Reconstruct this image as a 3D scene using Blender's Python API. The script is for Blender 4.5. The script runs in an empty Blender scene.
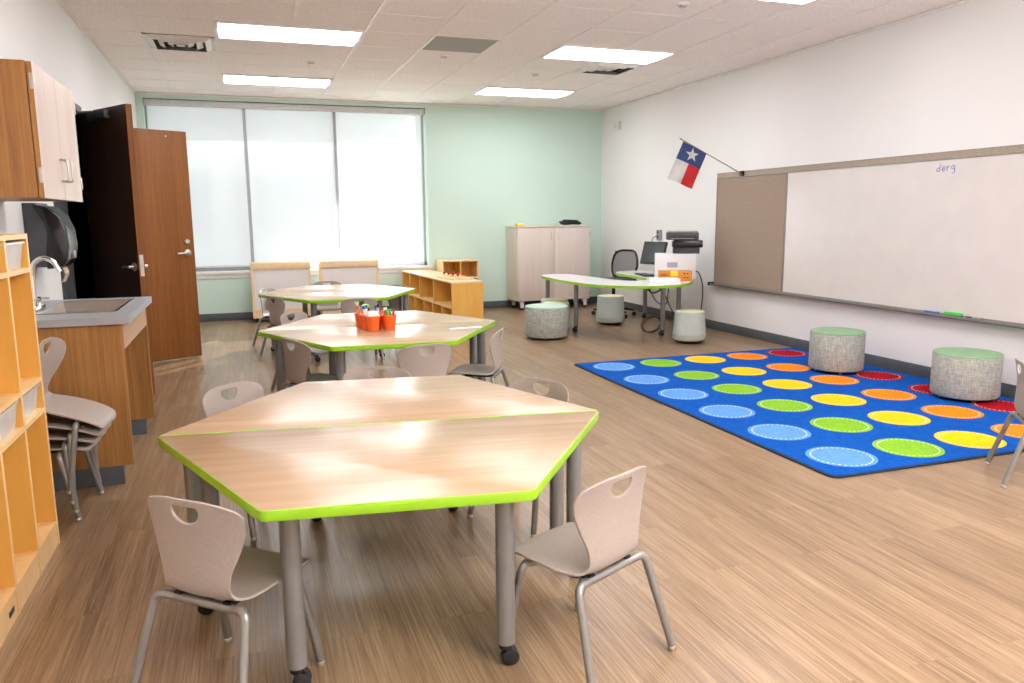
import bpy, bmesh, math, random
from mathutils import Vector, Matrix
random.seed(7)
PI = math.pi
C = bpy.context.scene.collection
sc = bpy.context.scene

# ------------------------------------------------------------------ materials
def _nt(name):
    m = bpy.data.materials.new(name); m.use_nodes = True
    nt = m.node_tree; b = nt.nodes['Principled BSDF']
    return m, nt, b

def N(nt, t, **kw):
    n = nt.nodes.new(t)
    for k, v in kw.items():
        setattr(n, k, v)
    return n

def coords(nt, scale=(1, 1, 1), rot=(0, 0, 0)):
    tc = N(nt, 'ShaderNodeTexCoord'); mp = N(nt, 'ShaderNodeMapping')
    mp.inputs['Scale'].default_value = scale; mp.inputs['Rotation'].default_value = rot
    nt.links.new(tc.outputs['Object'], mp.inputs['Vector'])
    return mp.outputs['Vector']

def ramp(nt, fac, stops):
    r = N(nt, 'ShaderNodeValToRGB'); els = r.color_ramp.elements
    while len(els) < len(stops):
        els.new(0.5)
    for e, (p, c) in zip(els, stops):
        e.position = p; e.color = (c[0], c[1], c[2], 1)
    nt.links.new(fac, r.inputs['Fac'])
    return r.outputs['Color']

def plain(name, col, rough=0.5, metal=0.0, spec=0.5, var=0.06, scale=14.0, bump=0.0, bscale=200.0, trans=0.0, coat=0.0):
    """one colour with a little procedural mottling"""
    m, nt, b = _nt(name)
    v = coords(nt)
    nz = N(nt, 'ShaderNodeTexNoise'); nz.inputs['Scale'].default_value = scale; nz.inputs['Detail'].default_value = 3
    nt.links.new(v, nz.inputs['Vector'])
    lo = [max(0, c * (1 - var)) for c in col]; hi = [min(1, c * (1 + var)) for c in col]
    nt.links.new(ramp(nt, nz.outputs['Fac'], [(0.3, lo), (0.7, hi)]), b.inputs['Base Color'])
    b.inputs['Roughness'].default_value = rough; b.inputs['Metallic'].default_value = metal
    b.inputs['Specular IOR Level'].default_value = spec
    if trans: b.inputs['Transmission Weight'].default_value = trans
    if coat: b.inputs['Coat Weight'].default_value = coat; b.inputs['Coat Roughness'].default_value = 0.1
    if bump:
        n2 = N(nt, 'ShaderNodeTexNoise'); n2.inputs['Scale'].default_value = bscale
        nt.links.new(v, n2.inputs['Vector'])
        bp = N(nt, 'ShaderNodeBump'); bp.inputs['Strength'].default_value = bump; bp.inputs['Distance'].default_value = 0.002
        nt.links.new(n2.outputs['Fac'], bp.inputs['Height']); nt.links.new(bp.outputs['Normal'], b.inputs['Normal'])
    return m

def wood(name, c1, c2, axis='z', fine=60.0, rough=0.4, spec=0.5, mid=None, stretch=0.03):
    """stretched-noise grain along an object axis"""
    m, nt, b = _nt(name)
    s = [1, 1, 1]; s['xyz'.index(axis)] = stretch
    v = coords(nt, tuple(s))
    a = N(nt, 'ShaderNodeTexNoise'); a.inputs['Scale'].default_value = fine; a.inputs['Detail'].default_value = 5; a.inputs['Roughness'].default_value = 0.6
    nt.links.new(v, a.inputs['Vector'])
    d = N(nt, 'ShaderNodeTexNoise'); d.inputs['Scale'].default_value = fine * 0.12; d.inputs['Detail'].default_value = 3; d.inputs['Distortion'].default_value = 0.6
    nt.links.new(v, d.inputs['Vector'])
    mx = N(nt, 'ShaderNodeMath', operation='MULTIPLY_ADD'); mx.inputs[1].default_value = 0.55
    m2 = N(nt, 'ShaderNodeMath', operation='MULTIPLY'); m2.inputs[1].default_value = 0.45
    nt.links.new(d.outputs['Fac'], m2.inputs[0])
    nt.links.new(a.outputs['Fac'], mx.inputs[0]); nt.links.new(m2.outputs[0], mx.inputs[2])
    mid = mid or [(x + y) / 2 for x, y in zip(c1, c2)]
    nt.links.new(ramp(nt, mx.outputs[0], [(0.34, c1), (0.5, mid), (0.66, c2)]), b.inputs['Base Color'])
    b.inputs['Roughness'].default_value = rough; b.inputs['Specular IOR Level'].default_value = spec
    return m

def floor_mat():
    m, nt, b = _nt('vinyl_planks')
    v = coords(nt, (1, 1, 1), (0, 0, PI / 2))
    br = N(nt, 'ShaderNodeTexBrick')
    br.offset = 0.37; br.offset_frequency = 2
    br.inputs['Scale'].default_value = 1; br.inputs['Brick Width'].default_value = 1.2; br.inputs['Row Height'].default_value = 0.182
    br.inputs['Mortar Size'].default_value = 0.0008; br.inputs['Mortar Smooth'].default_value = 0.4; br.inputs['Bias'].default_value = 0.0
    br.inputs['Color1'].default_value = (0, 0, 0, 1); br.inputs['Color2'].default_value = (1, 1, 1, 1); br.inputs['Mortar'].default_value = (0.5, 0.5, 0.5, 1)
    nt.links.new(v, br.inputs['Vector'])
    # streaks that change from plank to plank: shift the noise by the plank value
    v2 = coords(nt, (1, 0.022, 1))
    sh = N(nt, 'ShaderNodeVectorMath', operation='MULTIPLY_ADD'); sh.inputs[1].default_value = (0, 7, 3)
    nt.links.new(br.outputs['Color'], sh.inputs[0]); nt.links.new(v2, sh.inputs[2])
    a = N(nt, 'ShaderNodeTexNoise'); a.inputs['Scale'].default_value = 150; a.inputs['Detail'].default_value = 4; a.inputs['Roughness'].default_value = 0.65
    nt.links.new(sh.outputs[0], a.inputs['Vector'])
    c = N(nt, 'ShaderNodeTexNoise'); c.inputs['Scale'].default_value = 22; c.inputs['Detail'].default_value = 2
    nt.links.new(sh.outputs[0], c.inputs['Vector'])
    m1 = N(nt, 'ShaderNodeMath', operation='MULTIPLY'); m1.inputs[1].default_value = 0.62
    m2 = N(nt, 'ShaderNodeMath', operation='MULTIPLY_ADD'); m2.inputs[1].default_value = 0.30
    m3 = N(nt, 'ShaderNodeMath', operation='MULTIPLY_ADD'); m3.inputs[1].default_value = 0.08
    nt.links.new(a.outputs['Fac'], m1.inputs[0]); nt.links.new(c.outputs['Fac'], m2.inputs[0]); nt.links.new(m1.outputs[0], m2.inputs[2])
    nt.links.new(br.outputs['Color'], m3.inputs[0]); nt.links.new(m2.outputs[0], m3.inputs[2])
    col = ramp(nt, m3.outputs[0], [(0.32, (0.104, 0.059, 0.028)), (0.50, (0.246, 0.156, 0.085)), (0.68, (0.400, 0.277, 0.166))])
    mm = N(nt, 'ShaderNodeMix', data_type='RGBA', blend_type='MULTIPLY'); mm.inputs['Factor'].default_value = 0.35
    nt.links.new(col, mm.inputs[6])
    inv = N(nt, 'ShaderNodeMath', operation='SUBTRACT'); inv.inputs[0].default_value = 1; nt.links.new(br.outputs['Fac'], inv.inputs[1])
    nt.links.new(inv.outputs[0], mm.inputs[7])
    nt.links.new(mm.outputs[2], b.inputs['Base Color'])
    rr = N(nt, 'ShaderNodeMapRange'); rr.inputs['To Min'].default_value = 0.24; rr.inputs['To Max'].default_value = 0.38
    nt.links.new(a.outputs['Fac'], rr.inputs['Value']); nt.links.new(rr.outputs[0], b.inputs['Roughness'])
    bp = N(nt, 'ShaderNodeBump'); bp.inputs['Strength'].default_value = 0.12; bp.inputs['Distance'].default_value = 0.002
    nt.links.new(a.outputs['Fac'], bp.inputs['Height']); nt.links.new(bp.outputs['Normal'], b.inputs['Normal'])
    return m

def weave(name, ca, cb, sx=1.0, scale=90.0, dark=None, rough=0.9):
    """woven upholstery: two crossed bands of stretched noise"""
    m, nt, b = _nt(name)
    v1 = coords(nt, (1, 1, 0.12)); v2 = coords(nt, (0.12, 0.12, 1))
    a = N(nt, 'ShaderNodeTexNoise'); a.inputs['Scale'].default_value = scale; a.inputs['Detail'].default_value = 2; nt.links.new(v1, a.inputs['Vector'])
    c = N(nt, 'ShaderNodeTexNoise'); c.inputs['Scale'].default_value = scale * 1.2; c.inputs['Detail'].default_value = 2; nt.links.new(v2, c.inputs['Vector'])
    ad = N(nt, 'ShaderNodeMath', operation='ADD'); nt.links.new(a.outputs['Fac'], ad.inputs[0]); nt.links.new(c.outputs['Fac'], ad.inputs[1])
    hf = N(nt, 'ShaderNodeMath', operation='MULTIPLY'); hf.inputs[1].default_value = 0.5; nt.links.new(ad.outputs[0], hf.inputs[0])
    dark = dark or [x * 0.6 for x in ca]
    nt.links.new(ramp(nt, hf.outputs[0], [(0.36, dark), (0.48, ca), (0.62, cb)]), b.inputs['Base Color'])
    b.inputs['Roughness'].default_value = rough; b.inputs['Specular IOR Level'].default_value = 0.2
    bp = N(nt, 'ShaderNodeBump'); bp.inputs['Strength'].default_value = 0.3; bp.inputs['Distance'].default_value = 0.002
    nt.links.new(hf.outputs[0], bp.inputs['Height']); nt.links.new(bp.outputs['Normal'], b.inputs['Normal'])
    return m

CX0, CY0, CT = -0.7257, 6.995, 0.6096      # ceiling grid origin and pitch
def ceiling_mat():
    m, nt, b = _nt('acoustic_tile')
    tc = N(nt, 'ShaderNodeTexCoord'); sp = N(nt, 'ShaderNodeSeparateXYZ'); nt.links.new(tc.outputs['Object'], sp.inputs[0])
    n = N(nt, 'ShaderNodeTexNoise'); n.inputs['Scale'].default_value = 170; n.inputs['Detail'].default_value = 4; nt.links.new(tc.outputs['Object'], n.inputs['Vector'])
    n2 = N(nt, 'ShaderNodeTexNoise'); n2.inputs['Scale'].default_value = 45; n2.inputs['Detail'].default_value = 2; nt.links.new(tc.outputs['Object'], n2.inputs['Vector'])
    ad = N(nt, 'ShaderNodeMath', operation='MULTIPLY_ADD'); ad.inputs[1].default_value = 0.5
    hl = N(nt, 'ShaderNodeMath', operation='MULTIPLY'); hl.inputs[1].default_value = 0.5
    nt.links.new(n2.outputs['Fac'], hl.inputs[0]); nt.links.new(n.outputs['Fac'], ad.inputs[0]); nt.links.new(hl.outputs[0], ad.inputs[2])
    tile = ramp(nt, ad.outputs[0], [(0.40, (0.82, 0.77, 0.735)), (0.58, (0.95, 0.905, 0.875))])
    nt.links.new(tile, b.inputs['Base Color'])
    b.inputs['Roughness'].default_value = 0.95; b.inputs['Specular IOR Level'].default_value = 0.1
    bp = N(nt, 'ShaderNodeBump'); bp.inputs['Strength'].default_value = 0.25; bp.inputs['Distance'].default_value = 0.003
    nt.links.new(n.outputs['Fac'], bp.inputs['Height']); nt.links.new(bp.outputs['Normal'], b.inputs['Normal'])
    return m

def emit(name, col, strength):
    m, nt, b = _nt(name)
    b.inputs['Base Color'].default_value = (0.9, 0.9, 0.9, 1)
    b.inputs['Emission Color'].default_value = (*col, 1); b.inputs['Emission Strength'].default_value = strength
    return m

def shade_mat():
    """solar-screen roller shade: diffuse + translucent weave with a few percent of open holes"""
    m, nt, b = _nt('solar_screen')
    out = nt.nodes['Material Output']
    nt.nodes.remove(b)
    v = coords(nt, (1, 1, 1))
    w = N(nt, 'ShaderNodeTexNoise'); w.inputs['Scale'].default_value = 500; nt.links.new(v, w.inputs['Vector'])
    col = ramp(nt, w.outputs['Fac'], [(0.3, (0.80, 0.82, 0.84)), (0.7, (0.88, 0.90, 0.91))])
    d = N(nt, 'ShaderNodeBsdfDiffuse'); t = N(nt, 'ShaderNodeBsdfTranslucent'); tr = N(nt, 'ShaderNodeBsdfTransparent')
    nt.links.new(col, d.inputs['Color']); nt.links.new(col, t.inputs['Color'])
    m1 = N(nt, 'ShaderNodeMixShader'); m1.inputs[0].default_value = 0.55
    nt.links.new(d.outputs[0], m1.inputs[1]); nt.links.new(t.outputs[0], m1.inputs[2])
    m2 = N(nt, 'ShaderNodeMixShader'); m2.inputs[0].default_value = 0.17
    nt.links.new(m1.outputs[0], m2.inputs[1]); nt.links.new(tr.outputs[0], m2.inputs[2])
    nt.links.new(m2.outputs[0], out.inputs['Surface'])
    return m

def glass_mat():
    m, nt, b = _nt('window_glass'); out = nt.nodes['Material Output']; nt.nodes.remove(b)
    tr = N(nt, 'ShaderNodeBsdfTransparent'); tr.inputs['Color'].default_value = (0.96, 0.97, 0.97, 1)
    gl = N(nt, 'ShaderNodeBsdfGlossy'); gl.inputs['Roughness'].default_value = 0.02
    lw = N(nt, 'ShaderNodeLayerWeight'); lw.inputs['Blend'].default_value = 0.5
    pw = N(nt, 'ShaderNodeMath', operation='POWER'); pw.inputs[1].default_value = 4; nt.links.new(lw.outputs['Facing'], pw.inputs[0])
    fr = N(nt, 'ShaderNodeMath', operation='MULTIPLY_ADD'); fr.inputs[1].default_value = 0.6; fr.inputs[2].default_value = 0.03; nt.links.new(pw.outputs[0], fr.inputs[0])
    mx = N(nt, 'ShaderNodeMixShader'); nt.links.new(fr.outputs[0], mx.inputs[0]); nt.links.new(tr.outputs[0], mx.inputs[1]); nt.links.new(gl.outputs[0], mx.inputs[2])
    nt.links.new(mx.outputs[0], out.inputs['Surface'])
    return m

def mesh_fabric_mat():
    m, nt, b = _nt('black_mesh_fabric'); out = nt.nodes['Material Output']
    b.inputs['Base Color'].default_value = (0.03, 0.03, 0.035, 1); b.inputs['Roughness'].default_value = 0.7
    tr = N(nt, 'ShaderNodeBsdfTransparent'); mx = N(nt, 'ShaderNodeMixShader'); mx.inputs[0].default_value = 0.38
    nt.links.new(b.outputs[0], mx.inputs[1]); nt.links.new(tr.outputs[0], mx.inputs[2]); nt.links.new(mx.outputs[0], out.inputs['Surface'])
    return m

M = dict(
    floor=floor_mat(), ceiling=ceiling_mat(), shade=shade_mat(), glass=glass_mat(), mesh_fabric=mesh_fabric_mat(),
    tbar=plain('white_grid_bar', (0.85, 0.82, 0.79), 0.5),
    wall_white=plain('warm_white_paint', (0.81, 0.80, 0.79), 0.65, spec=0.25, var=0.012, scale=1.5, bump=0.04, bscale=250),
    wall_left=plain('cool_white_paint', (0.80, 0.805, 0.785), 0.6, spec=0.25, var=0.012, scale=1.5, bump=0.04, bscale=250),
    wall_mint=plain('mint_paint', (0.60, 0.76, 0.675), 0.6, spec=0.25, var=0.015, scale=1.5, bump=0.04, bscale=250),
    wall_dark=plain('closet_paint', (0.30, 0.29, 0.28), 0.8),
    cove=plain('slate_cove_base', (0.085, 0.095, 0.105), 0.5, var=0.1),
    sill=plain('white_sill', (0.82, 0.82, 0.80), 0.35),
    alu=plain('window_aluminium', (0.36, 0.37, 0.38), 0.4, metal=0.2),
    cassette=plain('shade_cassette_grey', (0.62, 0.62, 0.62), 0.45),
    oak=wood('oak_laminate', (0.195, 0.085, 0.023), (0.43, 0.212, 0.06), 'z', 75, 0.42, mid=(0.32, 0.147, 0.039)),
    pinkwood=wood('pale_ash_laminate', (0.52, 0.405, 0.34), (0.65, 0.53, 0.455), 'z', 45, 0.4),
    paleapron=wood('pale_oak_apron', (0.50, 0.32, 0.19), (0.63, 0.43, 0.27), 'y', 55, 0.4),
    maple=wood('maple_panel', (0.70, 0.365, 0.062), (0.82, 0.475, 0.105), 'z', 14, 0.42, stretch=0.12),
    maple_back=wood('maple_interior', (0.66, 0.335, 0.05), (0.79, 0.445, 0.09), 'z', 14, 0.45, stretch=0.12),
    maple_edge=wood('maple_edge', (0.80, 0.52, 0.22), (0.90, 0.63, 0.31), 'x', 30, 0.4),
    maple_top=wood('maple_top', (0.78, 0.55, 0.30), (0.88, 0.66, 0.40), 'y', 20, 0.35, stretch=0.1),
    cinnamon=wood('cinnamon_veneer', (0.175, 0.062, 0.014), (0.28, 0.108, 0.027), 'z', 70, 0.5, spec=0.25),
    shaded_leaf=wood('shaded_veneer', (0.030, 0.011, 0.005), (0.060, 0.024, 0.012), 'z', 60, 0.45),  # door veneer darkened; the shade on its face is in the colour
    table=wood('pale_oak_laminate', (0.41, 0.265, 0.150), (0.545, 0.385, 0.245), 'x', 20, 0.25, spec=0.6, mid=(0.485, 0.33, 0.20), stretch=0.07),
    green=plain('lime_edge_band', (0.27, 0.54, 0.012), 0.38, var=0.03),
    whitetop=plain('white_laminate', (0.82, 0.81, 0.82), 0.2, var=0.01),
    leg=plain('warm_grey_steel', (0.245, 0.245, 0.245), 0.38, metal=0.4),
    chairleg=plain('pewter_tube', (0.285, 0.275, 0.262), 0.34, metal=0.55),
    shell=plain('taupe_plastic', (0.375, 0.322, 0.288), 0.55, spec=0.3, var=0.05, scale=120, bump=0.05, bscale=500),
    rubber=plain('black_rubber', (0.012, 0.012, 0.013), 0.5),
    blackp=plain('black_plastic', (0.008, 0.008, 0.009), 0.2),
    greyp=plain('dark_grey_plastic', (0.05, 0.052, 0.055), 0.4),
    silverp=plain('silver_plastic', (0.32, 0.33, 0.33), 0.35, metal=0.4),
    chrome=plain('chrome', (0.78, 0.78, 0.78), 0.12, metal=1.0, var=0.01),
    nickel=plain('satin_nickel', (0.60, 0.57, 0.53), 0.3, metal=0.9),
    steel=plain('brushed_stainless', (0.36, 0.33, 0.30), 0.3, metal=0.9),
    counter=plain('grey_solid_surface', (0.36, 0.37, 0.39), 0.35, var=0.08, scale=200),
    slate=plain('slate_grey_panel', (0.055, 0.058, 0.068), 0.5),
    tan=plain('tan_paper', (0.56, 0.40, 0.27), 0.8),
    smoke=plain('smoky_cover', (0.12, 0.145, 0.145), 0.12),
    bin=plain('frosted_bin', (0.80, 0.80, 0.80), 0.25, trans=0.25),
    paper=plain('white_paper', (0.86, 0.85, 0.86), 0.6, var=0.02),
    card=plain('white_carton', (0.80, 0.78, 0.80), 0.6, var=0.02),
    greylabel=plain('grey_label', (0.42, 0.40, 0.44), 0.6),
    orangebox=plain('orange_carton', (0.60, 0.22, 0.02), 0.5),
    yellow=plain('yellow_card', (0.90, 0.72, 0.02), 0.5),
    ink=plain('dark_ink', (0.03, 0.025, 0.03), 0.6),
    blueink=plain('blue_marker_ink', (0.16, 0.19, 0.46), 0.6),
    whiteboard=plain('whiteboard_enamel', (0.69, 0.645, 0.615), 0.22, var=0.025, scale=5),
    tack=plain('taupe_tackboard', (0.325, 0.245, 0.185), 0.85, var=0.10, scale=60, bump=0.1, bscale=300),
    rail=plain('tan_map_rail', (0.36, 0.285, 0.215), 0.6, var=0.1, scale=40),
    trayalu=plain('tray_aluminium', (0.30, 0.28, 0.26), 0.4, metal=0.5),
    tweed=weave('grey_green_tweed', (0.34, 0.36, 0.315), (0.48, 0.49, 0.43), scale=130, dark=(0.26, 0.28, 0.26)),
    stool=plain('sage_grey_vinyl', (0.40, 0.435, 0.39), 0.6, var=0.04),
    stooltop=plain('pale_lime_vinyl', (0.68, 0.70, 0.47), 0.6, var=0.04),
    mintv=plain('sage_green_vinyl', (0.235, 0.40, 0.215), 0.55, var=0.05),
    mintp=plain('pale_mint_vinyl', (0.47, 0.63, 0.52), 0.55, var=0.05),
    rug=plain('blue_rug_pile', (0.004, 0.075, 0.36), 0.95, spec=0.1, var=0.16, scale=30, bump=0.4, bscale=400),
    rug_edge=plain('navy_binding', (0.006, 0.012, 0.03), 0.9),
    c_lb=plain('light_blue_pile', (0.11, 0.28, 0.62), 0.95, spec=0.1, var=0.12, scale=40, bump=0.4, bscale=400),
    c_gr=plain('green_pile', (0.20, 0.42, 0.025), 0.95, spec=0.1, var=0.10, scale=40, bump=0.4, bscale=400),
    c_ye=plain('yellow_pile', (0.84, 0.50, 0.006), 0.95, spec=0.1, var=0.08, scale=40, bump=0.4, bscale=400),
    c_or=plain('orange_pile', (0.75, 0.22, 0.010), 0.95, spec=0.1, var=0.08, scale=40, bump=0.4, bscale=400),
    c_re=plain('red_pile', (0.34, 0.006, 0.012), 0.95, spec=0.1, var=0.10, scale=40, bump=0.4, bscale=400),
    c_wh=plain('white_stitch', (0.72, 0.72, 0.66), 0.95, spec=0.1),
    cream=wood('cream_laminate', (0.66, 0.57, 0.515), (0.735, 0.65, 0.59), 'z', 30, 0.45),
    creamside=wood('cream_side_laminate', (0.60, 0.53, 0.44), (0.74, 0.66, 0.565), 'z', 90, 0.45),
    flagblue=plain('flag_blue', (0.035, 0.065, 0.20), 0.8),
    flagred=plain('flag_red', (0.56, 0.02, 0.022), 0.8),
    flagwhite=plain('flag_white', (0.62, 0.61, 0.59), 0.8),
    stick=plain('varnished_stick', (0.22, 0.16, 0.11), 0.4),
    orange=plain('orange_plastic', (0.86, 0.13, 0.015), 0.3),
    easelw=plain('easel_white', (0.78, 0.745, 0.74), 0.35, var=0.015),
    diffuser=emit('troffer_diffuser', (1.0, 0.985, 0.965), 15),
    vent=plain('vent_white', (0.74, 0.73, 0.70), 0.4),
    ventdark=plain('vent_throat', (0.03, 0.035, 0.03), 0.8),
    greytile=plain('grey_access_tile', (0.36, 0.37, 0.33), 0.8, var=0.08, scale=80),
    device=plain('white_device', (0.74, 0.73, 0.72), 0.4),
    brick=plain('pale_outside_wall', (0.66, 0.64, 0.60), 0.9, var=0.05, scale=6),
    grass=plain('outside_ground', (0.22, 0.22, 0.20), 0.9, var=0.1, scale=3),
    screen=plain('black_screen', (0.010, 0.013, 0.013), 0.25),
    penyellow=plain('pencil_yellow', (0.85, 0.42, 0.03), 0.4), penblue=plain('marker_blue', (0.04, 0.12, 0.42), 0.4),
    pengreen=plain('marker_green', (0.05, 0.55, 0.05), 0.4), penred=plain('marker_red', (0.62, 0.02, 0.05), 0.4),
    pensky=plain('marker_sky', (0.10, 0.42, 0.70), 0.4), limep=plain('lime_plastic', (0.28, 0.62, 0.02), 0.4),
)

# ------------------------------------------------------------------ mesh builder
class MB:
    def __init__(s): s.bm = bmesh.new(); s.mats = []; s.cur = 0
    def mat(s, m):
        if m not in s.mats: s.mats.append(m)
        s.cur = s.mats.index(m); return s
    def _tag(s, geom):
        for f in geom: f.material_index = s.cur
    def _new(s, before):
        for f in s.bm.faces:
            if f.index == -1 or f not in before: f.material_index = s.cur
    def box(s, x0, x1, y0, y1, z0, z1, bev=0.0, seg=2, T=None):
        bm = bmesh.new()
        bmesh.ops.create_cube(bm, size=1)
        for v in bm.verts:
            v.co = Vector(((x0 + x1) / 2 + v.co.x * (x1 - x0), (y0 + y1) / 2 + v.co.y * (y1 - y0), (z0 + z1) / 2 + v.co.z * (z1 - z0)))
        if bev: bmesh.ops.bevel(bm, geom=bm.edges[:], offset=bev, segments=seg, affect='EDGES', profile=0.5)
        return s._merge(bm, T)
    def _merge(s, bm, T=None):
        if T is not None: bmesh.ops.transform(bm, matrix=T, verts=bm.verts)
        mp = {v: s.bm.verts.new(v.co) for v in bm.verts}
        for f in bm.faces:
            try:
                g = s.bm.faces.new([mp[v] for v in f.verts]); g.material_index = s.cur
            except ValueError: pass
        bm.free(); return s
    def poly(s, pts):
        f = s.bm.faces.new([s.bm.verts.new(p) for p in pts]); f.material_index = s.cur; return s
    def prism(s, poly, z0, z1, bev=0.0, T=None, seg=2):
        bm = bmesh.new()
        a = [bm.verts.new((x, y, z0)) for x, y in poly]; b = [bm.verts.new((x, y, z1)) for x, y in poly]
        n = len(poly)
        bm.faces.new(a[::-1]); bm.faces.new(b)
        for i in range(n): bm.faces.new((a[i], a[(i + 1) % n], b[(i + 1) % n], b[i]))
        bmesh.ops.recalc_face_normals(bm, faces=bm.faces)
        if bev:
            es = [e for e in bm.edges if abs(e.verts[0].co.z - e.verts[1].co.z) < 1e-6]
            bmesh.ops.bevel(bm, geom=es, offset=bev, segments=seg, affect='EDGES', profile=0.5)
        return s._merge(bm, T)
    def band(s, poly, z0, z1):
        n = len(poly)
        a = [s.bm.verts.new((x, y, z0)) for x, y in poly]; b = [s.bm.verts.new((x, y, z1)) for x, y in poly]
        for i in range(n):
            f = s.bm.faces.new((a[i], a[(i + 1) % n], b[(i + 1) % n], b[i])); f.material_index = s.cur
        return s
    def lathe(s, prof, c=(0, 0, 0), n=32, T=None, cap=True):
        bm = bmesh.new(); rings = []
        for r, z in prof:
            rings.append([bm.verts.new((c[0] + r * math.cos(2 * PI * k / n), c[1] + r * math.sin(2 * PI * k / n), c[2] + z)) for k in range(n)])
        for i in range(len(rings) - 1):
            for k in range(n):
                bm.faces.new((rings[i][k], rings[i][(k + 1) % n], rings[i + 1][(k + 1) % n], rings[i + 1][k]))
        if cap:
            bm.faces.new(rings[0][::-1]); bm.faces.new(rings[-1])
        bmesh.ops.recalc_face_normals(bm, faces=bm.faces)
        return s._merge(bm, T)
    def tube(s, pts, r, n=10, fillet=0.0, seg=5, r1=None, cap=True):
        P = [Vector(p) for p in pts]
        if fillet and len(P) > 2:
            Q = [P[0]]
            for i in range(1, len(P) - 1):
                a, b, c = P[i - 1], P[i], P[i + 1]
                d1 = (a - b); d2 = (c - b)
                f = min(fillet, d1.length * 0.48, d2.length * 0.48)
                p1 = b + d1.normalized() * f; p2 = b + d2.normalized() * f
                for k in range(seg + 1):
                    t = k / seg
                    Q.append(p1 * (1 - t) ** 2 + b * 2 * t * (1 - t) + p2 * t * t)
            Q.append(P[-1]); P = Q
        L = len(P); rings = []
        t0 = (P[1] - P[0]).normalized()
        up = Vector((0, 0, 1)) if abs(t0.z) < 0.9 else Vector((1, 0, 0))
        nx = t0.cross(up).normalized()
        for i in range(L):
            t = (P[min(i + 1, L - 1)] - P[max(i - 1, 0)]).normalized()
            nx = (nx - t * nx.dot(t)).normalized(); ny = t.cross(nx)
            rr = r if r1 is None else r + (r1 - r) * i / (L - 1)
            rings.append([s.bm.verts.new(P[i] + (nx * math.cos(2 * PI * k / n) + ny * math.sin(2 * PI * k / n)) * rr) for k in range(n)])
        for i in range(L - 1):
            for k in range(n):
                f = s.bm.faces.new((rings[i][k], rings[i][(k + 1) % n], rings[i + 1][(k + 1) % n], rings[i + 1][k])); f.material_index = s.cur
        if cap:
            f = s.bm.faces.new(rings[0][::-1]); f.material_index = s.cur
            f = s.bm.faces.new(rings[-1]); f.material_index = s.cur
        return s
    def cyl(s, p0, p1, r, n=16, r1=None): return s.tube([p0, p1], r, n, r1=r1)
    def build(s, name, mat=None, parent=None, loc=None, smooth=True, ang=38):
        if mat is not None: s.mats = [mat] + [m for m in s.mats if m is not mat] if not s.mats else s.mats
        bm = s.bm
        bmesh.ops.recalc_face_normals(bm, faces=bm.faces)
        for f in bm.faces: f.smooth = smooth
        if smooth:
            for e in bm.edges:
                e.smooth = len(e.link_faces) == 2 and e.calc_face_angle(0) < math.radians(ang)
        me = bpy.data.meshes.new(name); bm.to_mesh(me); bm.free()
        for m in (s.mats or [mat]): me.materials.append(m)
        o = bpy.data.objects.new(name, me); C.objects.link(o)
        if parent is not None: o.parent = parent
        if loc is not None: o.location = loc
        return o

def tag(o, label, cat, group=None, kind=None):
    o['label'] = label; o['category'] = cat
    if group: o['group'] = group
    if kind: o['kind'] = kind
    return o
def thing(name, label, cat, loc=(0, 0, 0), rz=0.0, group=None, kind=None):
    o = bpy.data.objects.new(name, None); C.objects.link(o); o.empty_display_size = 0.1
    o.location = loc; o.rotation_euler = (0, 0, rz)
    return tag(o, label, cat, group, kind)
def struct(o, label=None):
    o['kind'] = 'structure'
    if label: o['label'] = label
    return o
def dup(root, loc, rz, label, group=None, rx=None):
    r = root.copy(); C.objects.link(r); r.location = loc; r.rotation_euler = (0, 0, rz)
    r['label'] = label
    if group: r['group'] = group
    for ch in list(root.children):
        c = ch.copy(); C.objects.link(c); c.parent = r
        for g in list(ch.children):
            d = g.copy(); C.objects.link(d); d.parent = c
    return r
R = math.radians

# ------------------------------------------------------------------ room shell
XL, XR, YB, YF, ZC = -1.165, 5.274, 11.045, -2.2, 2.933
WX0, WX1, WZ0, WZ1 = -1.085, 2.54, 0.655, 2.865
struct(MB().box(XL - .3, XR + .3, YF - .3, YB + .3, -0.15, 0).build('floor', M['floor'], smooth=False))
cb = MB().mat(M['ceiling']).box(XL - .3, XR + .3, YF - .3, YB + .3, ZC, ZC + 0.15)
ceil = struct(cb.build('ceiling', smooth=False))
g = MB()
for i in range(-1, 11):
    x = CX0 + CT * i
    if XL < x < XR: g.box(x - .012, x + .012, YF, YB, ZC - .005, ZC + .002)
gr = g.build('trim_1', M['tbar'], smooth=False); struct(gr)
g = MB()
for j in range(-16, 7):
    y = CY0 + CT * j
    if YF < y < YB: g.box(XL, XR, y - .003, y + .003, ZC - .002, ZC + .002)
struct(g.build('trim_2', M['tbar'], smooth=False))
g = MB()
g.box(XL, XL + .02, YF, YB, ZC - .02, ZC - .004).box(XR - .02, XR, YF, YB, ZC - .02, ZC - .004).box(XL, XR, YB - .02, YB, ZC - .02, ZC - .004)
struct(g.build('trim_3', M['tbar'], smooth=False))
struct(MB().box(XR, XR + .2, YF - .2, YB + .25, 0, ZC).build('wall_right', M['wall_white'], smooth=False))
struct(MB().box(XL - .2, XR + .2, YF - .2, YF, 0, ZC).build('wall_front', M['wall_white'], smooth=False))
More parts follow.
